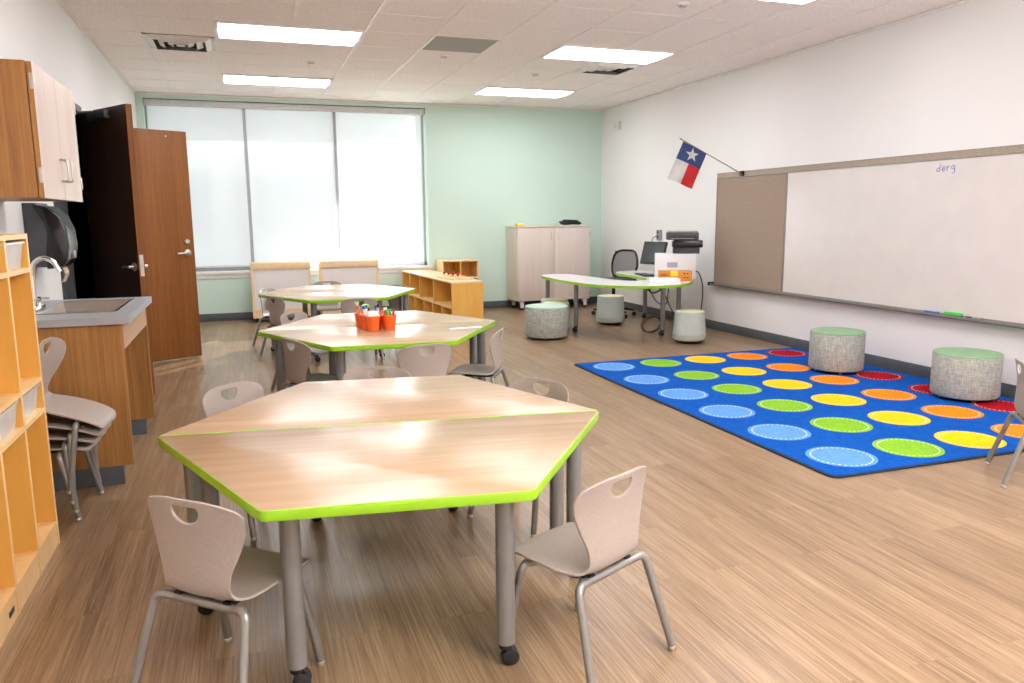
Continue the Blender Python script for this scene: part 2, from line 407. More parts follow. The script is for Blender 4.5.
# left wall with two doorways
D1a, D1b, D2a, D2b, DH = 6.26, 7.10, 7.84, 8.66, 2.19
w = MB()
w.box(XL - .15, XL, YF - .2, D1a, 0, ZC).box(XL - .15, XL, D1b, D2a, 0, ZC).box(XL - .15, XL, D2b, YB + .25, 0, ZC)
w.box(XL - .15, XL, D1a, D1b, DH, ZC).box(XL - .15, XL, D2a, D2b, DH, ZC)
struct(w.build('wall_left', M['wall_left'], smooth=False))
w = MB()
w.box(-2.75, -2.65, 6.0, 9.0, 0, ZC).box(-2.65, XL - .15, 6.0, 6.1, 0, ZC).box(-2.65, XL - .15, 8.9, 9.0, 0, ZC).box(-2.65, XL - .15, 6.0, 9.0, ZC - .1, ZC).box(-2.65, XL - .15, 6.0, 9.0, -.1, 0.001).box(-2.65, XL - .15, 7.42, 7.5, 0, ZC)
struct(w.build('wall_closet', M['wall_dark'], smooth=False))
# door casings
for k, (a, b) in enumerate(((D1a, D1b), (D2a, D2b))):
    w = MB()
    w.box(XL - .15, XL + .015, a - (.36 if k == 0 else .05), a, 0, DH + .05).box(XL - .15, XL + .015, b, b + .05, 0, DH + .05).box(XL - .15, XL + .015, a, b, DH, DH + .05)
    struct(w.build('trim_%d' % (4 + k), M['slate'], smooth=False))
# back wall round the window
w = MB()
w.box(XL, WX0, YB, YB + .25, 0, ZC).box(WX1, XR, YB, YB + .25, 0, ZC).box(WX0, WX1, YB, YB + .25, 0, WZ0).box(WX0, WX1, YB, YB + .25, WZ1, ZC)
struct(w.build('wall_back', M['wall_mint'], smooth=False))
# cove base
def base(name, *bx):
    w = MB()
    for q in bx: w.box(*q, bev=.003)
    struct(w.build(name, M['cove']))
base('baseboard_right', (XR - .012, XR, YF, YB, 0, .102))
base('baseboard_back', (XL, XR - .012, YB - .012, YB, 0, .102))
base('baseboard_left', (XL, XL + .012, YF, D1a - .05, 0, .102), (XL, XL + .012, D1b + .05, D2a - .05, 0, .102), (XL, XL + .012, D2b + .05, YB - .012, 0, .102))
# window
win = bpy.data.objects.new('window_1', None); C.objects.link(win); win.location = ((WX0 + WX1) / 2, YB + .2, WZ0); struct(win, 'wide window with three panes behind white roller shades')
def loc_in(o, parent):
    o.parent = parent; o.matrix_parent_inverse = Matrix.Translation(-Vector(parent.location)); return o
mull = [WX0, 0.115, 1.285, WX1]
w = MB()
w.box(WX0, WX1, YB + .17, YB + .23, WZ0, WZ0 + .05).box(WX0, WX1, YB + .17, YB + .23, WZ1 - .05, WZ1)
for x in mull: w.box(max(WX0, x - .03), min(WX1, x + .03), YB + .17, YB + .23, WZ0, WZ1)
fr = loc_in(w.build('window_frame', M['alu'], smooth=False), win)
for a, b in zip(mull[:-1], mull[1:]):
    loc_in(MB().box(a + .03, b - .03, YB + .197, YB + .203, WZ0 + .05, WZ1 - .05).build('pane', M['glass'], smooth=False), win)
loc_in(MB().box(WX0 - .0, WX1 + .04, YB - .03, YB + .17, WZ0 - .03, WZ0 + .005, bev=.004).build('window_sill', M['sill']), win)
loc_in(MB().box(WX0 - .0, WX1 + .03, YB - .012, YB, WZ0 - .085, WZ0 - .03, bev=.003).build('sill_apron', M['wall_white']), win)
# roller shades
cs = tag(MB().box(WX0 + .01, WX1 - .01, YB + .03, YB + .15, WZ1 - .08, WZ1 - .01, bev=.004).build('shade_cassette', M['cassette']),
         'long pale grey shade cassette along the top of the window', 'shade cassette')
labs = ['left white roller shade, partly behind the open brown door', 'middle white roller shade between two grey mullion gaps', 'right white roller shade, brightest with sunlight']
for k in range(3):
    a, b = mull[k] + (.03 if k == 0 else .02), mull[k + 1] - (.05 if k == 2 else .02)
    t = thing('roller_shade', labs[k], 'blind', ((a + b) / 2, YB + .10, 0), 0, 'roller shades on the window')
    hw = (b - a) / 2; z0 = WZ0 + (.055, .03, .02)[k]
    f = MB(); nx = 12
    for i in range(nx):      # faint vertical waviness of a hanging cloth
        xa, xb = -hw + 2 * hw * i / nx, -hw + 2 * hw * (i + 1) / nx
        wv = lambda x: .0015 * math.sin(x * 19 + k)
        f.poly([(xa, wv(xa), z0 + .02), (xb, wv(xb), z0 + .02), (xb, wv(xb), WZ1 - .06), (xa, wv(xa), WZ1 - .06)])
    bmesh.ops.remove_doubles(f.bm, verts=f.bm.verts, dist=1e-5)
    f.build('shade_fabric', M['shade'], t)
    MB().box(-hw, hw, -.012, .012, z0, z0 + .028, bev=.005).build('hem_bar', M['cassette'], t)
t = tag(MB().tube([(WX1 - .03, YB + .06, WZ1 - .1), (WX1 - .028, YB + .05, 1.4), (WX1 - .03, YB + .05, .95), (WX1 - .034, YB + .05, 1.4), (WX1 - .035, YB + .06, WZ1 - .1)], .004, 6).build('shade_chain', M['alu']),
        'thin bead chain hanging at the right edge of the window', 'chain')

# outside: courtyard ground, facing wall with windows, canopy whose edge shades the window
struct(MB().box(-14, 16, YB + .26, 34, -.3, -.05).build('courtyard', M['grass'], smooth=False))
t = thing('building_wing', 'pale building across the courtyard, faint through the shades', 'building', (0, 21, 0))
w = MB(); w.box(-12, 12, 0, .4, -.1, 3.3); w.build('wall', M['brick'], t, smooth=False)
for k in range(6):
    MB().box(-7.4 + k * 2.6, -5.9 + k * 2.6, -.03, .02, .9, 2.5).build('window', M['alu'], t, smooth=False)
struct(MB().prism([(-9, YB + .25), (2.78, YB + .25), (2.78 + .39 * 9, YB + 9.25), (-9, YB + 9.25)], 3.2, 3.34).build('canopy', M['sill'], smooth=False))

# ------------------------------------------------------------------ ceiling fittings
def cc(i, j): return (CX0 + CT * i, CY0 + CT * j)
tro = [((1, 0), 'ceiling light over the window side, nearer of the left pair'), ((1, 4), 'ceiling light close to the window, farther of the left pair'),
       ((6, 0), 'ceiling light beside the long air vent, nearer of the middle pair'), ((6, 4), 'ceiling light near the mint wall, farther of the right pair'),
       ((6, -4), 'ceiling light above the whiteboard, cut off by the photo top'), ((1, -4), 'ceiling light over the tables, out of the photo'),
       ((6, -8), 'ceiling light over the rug side, out of the photo')]
t0 = None
for (i, j), lab in tro:
    x, y = cc(i + 1, j + .5)
    if t0 is None:
        t0 = thing('ceiling_light', lab, 'light', (x, y, ZC), 0, 'recessed ceiling lights')
        f = MB(); hx, hy = CT, CT / 2
        f.box(-hx, hx, -hy, -hy + .03, -.014, 0).box(-hx, hx, hy - .03, hy, -.014, 0).box(-hx, -hx + .03, -hy, hy, -.014, 0).box(hx - .03, hx, -hy, hy, -.014, 0)
        f.build('frame', M['tbar'], t0, smooth=False)
        d = MB()
        n = 9
        for k in range(n):       # shallow curved diffuser
            ya, yb = -hy + .03 + (2 * hy - .06) * k / n, -hy + .03 + (2 * hy - .06) * (k + 1) / n
            zz = lambda y: -.004 - .014 * (1 - (y / hy) ** 2)
            d.poly([(-hx + .03, ya, zz(ya)), (-hx + .03, yb, zz(yb)), (hx - .03, yb, zz(yb)), (hx - .03, ya, zz(ya))])
        bmesh.ops.remove_doubles(d.bm, verts=d.bm.verts, dist=1e-5)
        d.build('diffuser', M['diffuser'], t0)
    else:
        dup(t0, (x, y, ZC), 0, lab)
# air vents: a framed throat with curved blades
def vent(i, j, label):
    x, y = cc(i + .5, j + .5)
    t = thing('air_vent', label, 'vent', (x, y, ZC), 0, 'ceiling air vents')
    h = CT / 2 - .012
    MB().box(-h, h, -h, h, -.004, .0).build('backing', M['ventdark'], t, smooth=False)
    f = MB(); f.box(-h, h, -h, -h + .035, -.007, 0).box(-h, h, h - .035, h, -.007, 0).box(-h, -h + .035, -h, h, -.007, 0).box(h - .035, h, -h, h, -.007, 0)
    f.build('frame', M['vent'], t, smooth=False)
    for q in (.262, .185, .11):                                     # stepped square louvre cones
        s = MB(); a, b = q, q - .05
        ring = lambda r, z: [(-r, -r, z), (r, -r, z), (r, r, z), (-r, r, z)]
        A, B = ring(a, -.006), ring(b, -.034)
        for k in range(4): s.poly([A[k], A[(k + 1) % 4], B[(k + 1) % 4], B[k]])
        s.build('louvre', M['vent'], t, smooth=False)
    MB().box(-.035, .035, -.035, .035, -.034, -.03).build('centre_plate', M['vent'], t, smooth=False)
vent(0, 1, 'square white ceiling air vent near the brown doors'); vent(7, 1, 'square white ceiling air vent behind the middle ceiling light')
x, y = cc(4.5, .5)
tag(MB().box(x - .29, x + .29, y - .29, y + .29, ZC - .004, ZC).build('ceiling_panel', M['greytile'], smooth=False), 'grey flat access panel set in the white ceiling grid', 'panel')
for (x, y, lab) in ((2.004, 7.834, 'sprinkler cap beyond the grey ceiling panel'), (3.225, 8.503, 'sprinkler cap between the two right ceiling lights'), (3.271, 5.449, 'sprinkler cap nearest the whiteboard, by the photo top'), (.773, 8.512, 'sprinkler cap between the two left ceiling lights')):
    t = thing('sprinkler', lab, 'sprinkler', (x, y, ZC), 0, 'ceiling sprinklers')
    MB().lathe([(.052, 0), (.050, -.008), (.038, -.011)], n=24).build('escutcheon', M['vent'], t)
    MB().lathe([(.030, -.010), (.030, -.022), (.026, -.024)], n=20).build('cap', M['nickel'], t)

# ------------------------------------------------------------------ doors
def lever(parent, x, side, z, tipdir, deadbolt=True):
    s = side
    h = MB().lathe([(.033, 0), (.033, .008), (.028, .012), (.014, .014), (.012, .05)], n=24, T=Matrix.Translation((x, s * .0225, z)) @ Matrix.Rotation(-s * PI / 2, 4, 'X')).build('lever_rose', M['nickel'], parent)
    MB().tube([(x, s * .062, z), (x + tipdir * .03, s * .068, z), (x + tipdir * .115, s * .062, z - .004)], .0095, 10).build('lever_handle', M['nickel'], h)
    if deadbolt:
        MB().lathe([(.026, 0), (.026, .01), (.02, .016)], n=20, T=Matrix.Translation((x, s * .0225, z + .11)) @ Matrix.Rotation(-s * PI / 2, 4, 'X')).build('deadbolt', M['nickel'], parent)
# leaf with shade painted into its brown, hinge (-1.15,7.09) to free edge (-.73,6.45)
ha, fa = Vector((-1.140, 7.09)), Vector((-.727, 6.437)); d = fa - ha; L1 = d.length
t = thing('door_1', 'brown door coloured dark for its shade, standing open beside the sink cabinet', 'door', (ha.x, ha.y, 0), math.atan2(d.y, d.x), kind='structure')
b = MB(); b.mat(M['shaded_leaf']).box(0, L1 - .002, -.022, .022, .01, 2.185); b.mat(M['cinnamon']).box(L1 - .002, L1, -.0225, .0225, .01, 2.185)
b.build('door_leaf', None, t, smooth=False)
lever(t, L1 - .065, -1, 1.0, -1, False); lever(t, L1 - .065, 1, 1.0, -1, False)
MB().box(L1 - .0005, L1 + .0025, -.014, .014, .93, 1.09).build('latch_plate', M['nickel'], t)
c = MB().box(.22, .52, -.068, -.022, 2.10, 2.165, bev=.006).build('door_closer', M['greyp'], t)
MB().tube([(.30, -.05, 2.168), (.10, -.11, 2.170), (.02, -.03, 2.176)], .009, 8).build('closer_arm', M['nickel'], c)
for z in (.25, 1.1, 1.95): MB().cyl((-.01, .02, z), (-.01, .02, z + .1), .009).build('hinge', M['nickel'], t)
# cinnamon leaf, hinge (-1.15,7.84)
ha, fa = Vector((-1.140, 7.852)), Vector((-.459, 8.219)); d = fa - ha; L2 = d.length
t = thing('door_2', 'cinnamon brown wooden door standing open before the window', 'door', (ha.x, ha.y, 0), math.atan2(d.y, d.x), kind='structure')
MB().box(0, L2, -.022, .022, .01, 2.175, bev=.002).build('door_leaf', M['cinnamon'], t)
lever(t, L2 - .07, -1, 1.03, -1); lever(t, L2 - .07, 1, 1.03, -1)
MB().lathe([(.008, 0), (.007, .012)], n=12, T=Matrix.Translation((L2 - .2, -.022, 2.12)) @ Matrix.Rotation(PI / 2, 4, 'X')).build('door_viewer', M['device'], t)
for z in (.25, 1.1, 1.95): MB().cyl((-.01, -.02, z), (-.01, -.02, z + .1), .009).build('hinge', M['nickel'], t)

# ------------------------------------------------------------------ wall cabinet, sink counter
YA, YE = 3.87, 4.74
t = thing('wall_cabinet', 'oak wall cabinet with pale pink-beige doors above the sink', 'cabinet', (XL, YA, 1.45))
w = MB(); Ly = YE - YA; Hc = .565; dx = .345
w.box(0.001, dx, 0, .018, 0, Hc).box(0.001, dx, Ly - .018, Ly, 0, Hc).box(0.001, dx, .018, Ly - .018, 0, .018).box(0.001, dx, .018, Ly - .018, Hc - .018, Hc).box(0.001, .012, .018, Ly - .018, .018, Hc - .018)
w.build('cabinet_body', M['oak'], t, smooth=False)
for k in range(2):
    a, b2 = (.006, Ly / 2 - .002) if k == 0 else (Ly / 2 + .002, Ly - .003)
    w = MB(); w.mat(M['pinkwood']).box(dx + .004, dx + .024, a, b2, -.003, Hc - .003)
    w.mat(M['oak']).box(dx + .0035, dx + .0235, a - .001, a, -.003, Hc - .003)
    dr = w.build('door', None, t, smooth=False)
    yk = b2 - .045 if k == 0 else a + .045
    MB().tube([(dx + .024, yk, .085), (dx + .055, yk, .085), (dx + .055, yk, .185), (dx + .024, yk, .185)], .005, 8, fillet=.012).build('handle', M['nickel'], dr)
    yh = a if k == 0 else b2
    for z in (.06, .45):
        h = MB(); h.box(dx + .012, dx + .029, yh - .012 if k == 0 else yh - .006, yh + .006 if k == 0 else yh + .012, z, z + .065, bev=.003)
        h.build('hinge', M['nickel'], dr)
CY1, CY2, CXF = 4.27, 5.36, -.565
t = thing('sink_counter', 'oak sink counter with grey worktop and open knee space', 'counter', (XL, CY1, 0))
Lc = CY2 - CY1; Wc = CXF - XL; sx0, sx1, sy0, sy1 = .14, .50, .28, .92
w = MB(); z0, z1 = .835, .872
w.box(.001, Wc, 0, sy0, z0, z1).box(.001, Wc, sy1, Lc, z0, z1).box(.001, sx0, sy0, sy1, z0, z1).box(sx1, Wc, sy0, sy1, z0, z1)
w.build('worktop', M['counter'], t, smooth=False)
MB().box(.002, Wc - .035, .022, .048, .10, z0).build('end_panel', M['oak'], t, smooth=False)
MB().box(.002, Wc - .035, Lc - .062, Lc - .036, .10, z0).build('end_panel', M['oak'], t, smooth=False)
MB().box(Wc - .055, Wc - .036, .048, Lc - .062, .70, z0).build('apron', M['paleapron'], t, smooth=False)
MB().box(.002, Wc - .30, .048, Lc - .062, .25, z0 - .15).build('service_panel', M['oak'], t, smooth=False)
for ya, yb in ((.0235, .060), (Lc - .07, Lc - .038)): MB().box(.002, Wc - .085, ya, yb, 0, .10).build('toe_base', M['cove'], t, smooth=False)
s = MB(); d0 = .70
s.box(sx0 - .02, sx1 + .02, sy0 - .02, sy0, z1, z1 + .004).box(sx0 - .02, sx1 + .02, sy1, sy1 + .02, z1, z1 + .004).box(sx0 - .02, sx0, sy0, sy1, z1, z1 + .004).box(sx1, sx1 + .02, sy0, sy1, z1, z1 + .004)
q = .03
A = [(sx0, sy0), (sx1, sy0), (sx1, sy1), (sx0, sy1)]; B = [(sx0 + q, sy0 + q), (sx1 - q, sy0 + q), (sx1 - q, sy1 - q), (sx0 + q, sy1 - q)]
for k in range(4):
    a, b2 = A[k], A[(k + 1) % 4]; c2, d2 = B[(k + 1) % 4], B[k]
    s.poly([(*a, z1 + .003), (*b2, z1 + .003), (*c2, d0), (*d2, d0)])
s.poly([(*B[0], d0), (*B[1], d0), (*B[2], d0), (*B[3], d0)])
sk = s.build('sink_basin', M['steel'], t)
MB().lathe([(.035, .001), (.03, .004), (.012, .002)], c=((sx0 + sx1) / 2, (sy0 + sy1) / 2, d0), n=20).build('drain', M['chrome'], sk)
f = thing('faucet', 'chrome gooseneck faucet at the sink', 'faucet', (XL + .085, CY1 + .50, z1))
MB().box(-.028, .028, -.12, .12, 0, .022, bev=.008).build('base_plate', M['chrome'], f)
MB().tube([(0, 0, .02), (0, 0, .20), (.015, .0, .255), (.06, 0, .285), (.11, 0, .262), (.135, 0, .205)], 0.0132, 12, fillet=.03).build('spout', M['chrome'], f)
for sgn in (-1, 1):
    h = MB(); h.lathe([(.02, .02), (.016, .05), (.018, .06), (.008, .066)], c=(0, sgn * .09, 0), n=16); h.box(-.006, .055, sgn * .09 - .008, sgn * .09 + .008, .052, .062, bev=.003)
    h.build('lever', M['chrome'], f)
# towel dispenser
t = thing('towel_dispenser', 'black paper towel dispenser on the wall by the sink', 'dispenser', (XL + .001, 5.22, 1.075))
Tm = Matrix(((1, 0, 0, 0), (0, 0, -1, .14), (0, 1, 0, 0), (0, 0, 0, 1)))
MB().prism([(0, .01), (.135, .01), (.135, .20), (.10, .30), (.07, .375), (0, .375)], .004, .276, bev=.004, T=Tm).build('rear_housing', M['slate'], t)
prof = [(.095, 0), (.155, .004), (.185, .022), (.20, .05), (.212, .13), (.205, .22), (.175, .30), (.12, .35), (.045, .37), (.06, .34), (.10, .27), (.112, .20), (.098, .10)]
MB().prism(prof, 0, .28, bev=.006, T=Tm).build('front_cover', M['blackp'], t)
cov = [(.188, .04), (.203, .05), (.217, .13), (.210, .225), (.180, .305), (.125, .357), (.12, .348), (.172, .297), (.202, .22), (.209, .13), (.197, .055)]
MB().prism(cov, .02, .26, T=Tm).build('smoky_cover', M['smoke'], t)
MB().box(.205, .222, -.02, .02, .06, .10, bev=.004).build('lock_button', M['silverp'], t)
tow = MB()
for i in range(6):
    za, zb = 0 - .085 * i / 6 + .02, 0 - .085 * (i + 1) / 6 + .02
    xa, xb = .155 + .012 * math.sin(i * .7), .155 + .012 * math.sin((i + 1) * .7)
    tow.poly([(xa, -.06, za), (xa, .055, za), (xb, .05, zb), (xb, -.065, zb)])
o = tag(tow.build('paper_towel', M['tan']), 'tan paper towel end hanging out of the black dispenser', 'paper towel'); o.location = (XL + .004, 5.22, 1.055)

# ------------------------------------------------------------------ cubby locker along the left wall
SY0, SY1, SXF, ST = 2.30, 3.575, -.81, 1.30
t = thing('cubby_shelf', 'tall maple cubby shelf with open bays along the left wall', 'shelf', (XL + .014, SY0, 0))
dX = SXF - XL - .014; n = 4; Ls = SY1 - SY0; p = .02; bw = (Ls - p) / n
MB().box(0, .008, 0, Ls, .06, ST).build('back_panel', M['maple_back'], t, smooth=False)
for k in range(n + 1):
    y = k * bw
    w = MB(); w.mat(M['maple']).box(.008, dX - .001, y, y + p, 0, ST); w.mat(M['maple_edge']).box(dX - .001, dX, y, y + p, 0, ST)
    w.build('side_panel' if k in (0, n) else 'divider', None, t, smooth=False)
lev = [(.085, 'bottom_board'), (.575, 'shelf_board'), (.705, 'shelf_board'), (1.148, 'shelf_board'), (ST - .02, 'top_board')]
for k in range(n):
    for z, nm in lev:
        w = MB(); w.mat(M['maple_edge']).box(.008, dX, k * bw + p, (k + 1) * bw, z, z + .018); w.build(nm, None, t, smooth=False)
kp = MB().box(dX - .025, dX - .002, p, Ls - p, 0.0, .085).build('kick_board', M['maple_edge'], t, smooth=False)
for yy in (.56,):
    MB().box(dX - .003, dX - .0005, yy - .03, yy + .03, .035, .055, bev=.001).build('kick_slot', M['rubber'], kp)
def bin_at(bay, z, label):
    y = SY0 + bay * bw + p + .012; L = bw - p - .024
    b = MB(); x0, x1 = XL + .05, SXF - .012; h = .095; th = .004; tp = .012
    o_ = [(x0 + tp, y + tp), (x1 - tp, y + tp), (x1 - tp, y + L - tp), (x0 + tp, y + L - tp)]; u = [(x0, y), (x1, y), (x1, y + L), (x0, y + L)]
    ins = lambda P, q: [(P[0][0] + q, P[0][1] + q), (P[1][0] - q, P[1][1] + q), (P[2][0] - q, P[2][1] - q), (P[3][0] + q, P[3][1] - q)]
    layers = [(o_, z), (u, z + h), (ins(u, -.006), z + h), (ins(u, -.006), z + h + .008), (ins(u, th), z + h + .008), (ins(o_, th), z + th)]
    V = [[b.bm.verts.new((*q, zz)) for q in P] for P, zz in layers]
    for a, c2 in zip(V[:-1], V[1:]):
        for i in range(4): b.bm.faces.new((a[i], a[(i + 1) % 4], c2[(i + 1) % 4], c2[i]))
    b.bm.faces.new(V[0][::-1]); b.bm.faces.new(V[-1])
    return tag(b.build('storage_bin', M['bin']), label, 'bin', 'clear bins in the cubby shelf')
bin_at(3, 1.1665, 'clear white bin in the top cubby of the end bay'); bin_at(3, .5935, 'clear white bin in the low cubby of the end bay, by the stacked chairs')
bin_at(2, .5935, 'clear white bin in the low cubby, second bay from the stacked chairs'); bin_at(2, 1.1665, 'clear white bin in the top cubby of the second bay')

# ------------------------------------------------------------------ classroom chair
def catmull(P, n):
    out = []
    for i in range(len(P) - 1):
        p0 = P[max(i - 1, 0)]; p1 = P[i]; p2 = P[i + 1]; p3 = P[min(i + 2, len(P) - 1)]
        for k in range(n):
            t = k / n
            out.append(tuple(0.5 * (2 * b + (c - a) * t + (2 * a - 5 * b + 4 * c - d) * t * t + (-a + 3 * b - 3 * c + d) * t ** 3) for a, b, c, d in zip(p0, p1, p2, p3)))
    out.append(tuple(P[-1])); return out
def make_shell():
    # (y, z, half width, edge curl)
    prof = [(.196, .300, .095, .0), (.190, .314, .128, .0), (.165, .325, .149, .002), (.10, .329, .160, .006), (.02, .325, .163, .010), (-.05, .320, .157, .012), (-.098, .319, .140, .014),
            (-.126, .331, .126, .018), (-.138, .360, .116, .022), (-.140, .405, .122, .027), (-.140, .455, .143, .032), (-.143, .51, .164, .035), (-.149, .555, .170, .033), (-.153, .583, .157, .029), (-.156, .603, .118, .022), (-.157, .613, .060, .014)]
    S = catmull(prof, 14)
    # resample to even arc length
    acc = [0]
    for a, b in zip(S[:-1], S[1:]): acc.append(acc[-1] + math.hypot(b[0] - a[0], b[1] - a[1]))
    tot = acc[-1]; NR = 96; NU = 40; rows = []
    j = 0
    for i in range(NR + 1):
        t = tot * i / NR
        while j < len(acc) - 2 and acc[j + 1] < t: j += 1
        f = (t - acc[j]) / max(acc[j + 1] - acc[j], 1e-9)
        rows.append(tuple(a + (b - a) * f for a, b in zip(S[j], S[j + 1])) + (t,))
    tz = lambda z: next(r[4] for r in rows if r[1] >= z and r[0] < -.13)
    th_top, th_bot, hw = tz(.590), tz(.536), .047
    bm = bmesh.new(); grid = []
    def nrm(i):
        a, b = rows[max(i - 1, 0)], rows[min(i + 1, NR)]
        dy, dz = b[0] - a[0], b[1] - a[1]; l = math.hypot(dy, dz) or 1
        return (dz / l, -dy / l)                                  # inner side of the shell
    flat = {}
    for i, (y, z, w, k, t) in enumerate(rows):
        row = []
        for u in range(NU + 1):
            s = -1 + 2 * u / NU; a = s * w
            v = bm.verts.new((a, t, 0)); flat[v] = None; row.append(v)
        grid.append(row)
    for i in range(NR):
        for u in range(NU):
            bm.faces.new((grid[i][u], grid[i][u + 1], grid[i + 1][u + 1], grid[i + 1][u]))
    def inside(a, t):
        if t > th_top or t < th_bot: return False
        h = (th_top - t) / (th_top - th_bot)
        return abs(a) < hw * math.sqrt(max(0, 1 - max(0, (h - .25) / .75) ** 2))
    dead = [f for f in bm.faces if inside(*f.calc_center_median()[:2])]
    bmesh.ops.delete(bm, geom=dead, context='FACES')
    cm = (th_top + th_bot) / 2
    out = [(hw, th_top), (-hw, th_top)]
    outline = [(hw * .96, th_top), (-hw * .96, th_top)]
    for q in range(0, 25):
        ang = PI * q / 24; outline.append((-hw * math.cos(ang), th_top - (th_top - th_bot) * .25 - (th_top - th_bot) * .75 * math.sin(ang)))
    def snap(a, t):
        best = None
        for (x0, y0), (x1, y1) in zip(outline, outline[1:] + outline[:1]):
            dx, dy = x1 - x0, y1 - y0; l2 = dx * dx + dy * dy
            if l2 < 1e-12: continue
            f = max(0, min(1, ((a - x0) * dx + (t - y0) * dy) / l2)); px, py = x0 + f * dx, y0 + f * dy
            d = (px - a) ** 2 + (py - t) ** 2
            if best is None or d < best[0]: best = (d, px, py)
        return best[1], best[2]
    for v in bm.verts:
        if any(len(e.link_faces) == 1 for e in v.link_edges) and abs(v.co.x) < hw * 1.4 and th_bot - .02 < v.co.y < th_top + .008:
            v.co.x, v.co.y = snap(v.co.x, v.co.y)
    bmesh.ops.delete(bm, geom=[v for v in bm.verts if not v.link_faces], context='VERTS')
    # to 3-D
    for v in bm.verts:
        a, t = v.co.x, v.co.y
        fi = t / tot * NR; i = min(int(fi), NR - 1); f = fi - i
        r0, r1 = rows[i], rows[i + 1]; y, z, w, k = [p_ + (q_ - p_) * f for p_, q_ in zip(r0[:4], r1[:4])]
        n0, n1 = nrm(i), nrm(i + 1); ny, nz = n0[0] + (n1[0] - n0[0]) * f, n0[1] + (n1[1] - n0[1]) * f
        s = min(1.0, abs(a) / .17)
        v.co = Vector((a, y + ny * k * s ** 2.2, z + nz * k * s ** 2.2))
    bmesh.ops.recalc_face_normals(bm, faces=bm.faces)
    me = bpy.data.meshes.new('shell_surface'); bm.to_mesh(me); bm.free()
    ob = bpy.data.objects.new('shell_surface', me); C.objects.link(ob)
    so = ob.modifiers.new('t', 'SOLIDIFY'); so.thickness = .0075; so.offset = 0
    bv = ob.modifiers.new('b', 'BEVEL'); bv.width = .0018; bv.segments = 1; bv.limit_method = 'ANGLE'; bv.angle_limit = R(50)
    dg = bpy.context.evaluated_depsgraph_get()
    full = bpy.data.meshes.new_from_object(ob.evaluated_get(dg))
    bpy.data.objects.remove(ob)
    res = []
    for want_back in (False, True):
        b = bmesh.new(); b.from_mesh(full)
        kill = []
        for f in b.faces:
            c = f.calc_center_median(); back = (c.z > .352 and c.y < -.05) 
            if back != want_back: kill.append(f)
        bmesh.ops.delete(b, geom=kill, context='FACES')
        for f in b.faces: f.smooth = True
        for e in b.edges: e.smooth = len(e.link_faces) == 2 and e.calc_face_angle(0) < R(60)
        m = bpy.data.meshes.new('backrest' if want_back else 'seat'); b.to_mesh(m); b.free(); m.materials.clear(); m.materials.append(M['shell'])
        res.append(m)
    return res
seat_me, back_me = make_shell()
chair0 = thing('classroom_chair', '', 'chair', (0, 0, 0), 0)
for nm, me in (('seat', seat_me), ('backrest', back_me)):
    o = bpy.data.objects.new(nm, me); C.objects.link(o); o.parent = chair0
for sx in (-1, 1):
    for (bx, by, bz, fx, fy) in ((.10, .085, .303, .181, .155), (.10, -.112, .299, .197, -.212)):
        f = Vector((sx * fx, fy, .016)); c = Vector((sx * (bx + .060), by + (.008 if by > 0 else -.012), bz + .008))
        l = MB().tube([(sx * bx, by, bz), c, f], 0.0132, 12, fillet=.05, seg=7).build('leg', M['chairleg'], chair0)
        MB().lathe([(.011, 0), (.013, .003), (.013, .010), (.009, .016)], c=(f.x, f.y, 0), n=14).build('glide', M['nickel'], l)
MB().cyl((-.105, -.112, .299), (.105, -.112, .299), 0.0132, 12).build('crossbar', M['chairleg'], chair0)
MB().cyl((-.105, .085, .303), (.105, .085, .303), 0.0132, 12).build('crossbar', M['chairleg'], chair0)
for sx in (-1, 1): MB().box(sx * .0875 - .012, sx * .0875 + .012, -.118, .09, .303, .317).build('seat_bracket', M['rubber'], chair0, smooth=False)
used = [False]
def chair(x, y, deg, label, group, z=0.0):
    rz = R(deg) - PI / 2
    if not used[0]:
        used[0] = True; chair0.location = (x, y, z); chair0.rotation_euler = (0, 0, rz); chair0['label'] = label; chair0['group'] = group; return chair0
    return dup(chair0, (x, y, z), rz, label, group)
g1, g2, g3 = 'chairs around the front table', 'chairs around the middle table', 'chairs around the window table'
chair(-.089, 2.267, 48.5, 'taupe chair at the front left of the nearest table, back to us', g1)
chair(.93, 2.072, 116.4, 'taupe chair at the front right of the nearest table, in full view', g1)
chair(.0, 3.54, -48, 'taupe chair behind the left corner of the nearest table, only its back showing', g1)
chair(1.13, 3.16, 212, 'taupe chair behind the right corner of the nearest table', g1)
chair(.55, 3.68, 250, 'taupe chair at the far edge of the nearest table, just its top rim showing', g1)
chair(.38, 4.99, 26, 'taupe chair at the left near side of the middle table, beside a grey leg', g2)
chair(.964, 4.565, 98.5, 'taupe chair at the near edge of the middle table, seen squarely from behind', g2)
chair(1.46, 4.93, 150, 'taupe chair at the right near side of the middle table, seen edge-on', g2)
chair(.441, 6.287, -41, 'taupe chair tucked at the far left of the middle table', g2)
chair(.376, 7.853, 25, 'taupe chair at the left end of the window table, nearer of two', g3)
chair(.327, 8.65, -33, 'taupe chair at the left end of the window table, farther of two', g3)
chair(.903, 9.24, 266, 'taupe chair behind the window table, in front of the maple boards', g3)
chair(.998, 7.413, 89, 'taupe chair at the near edge of the window table, behind the orange caddy', g3)
chair(1.49, 8.434, 221, 'taupe chair at the right end of the window table, by the low bookcase', g3)
chair(3.786, 2.70, -40, 'taupe chair at the right photo edge, at the corner of the blue rug', 'chair at the rug corner')
lb = ['taupe chair at the bottom of the stack beside the oak counter', 'taupe chair second from the bottom of the stack beside the counter', 'taupe chair second from the top of the stack beside the counter', 'taupe chair on top of the stack beside the oak counter']
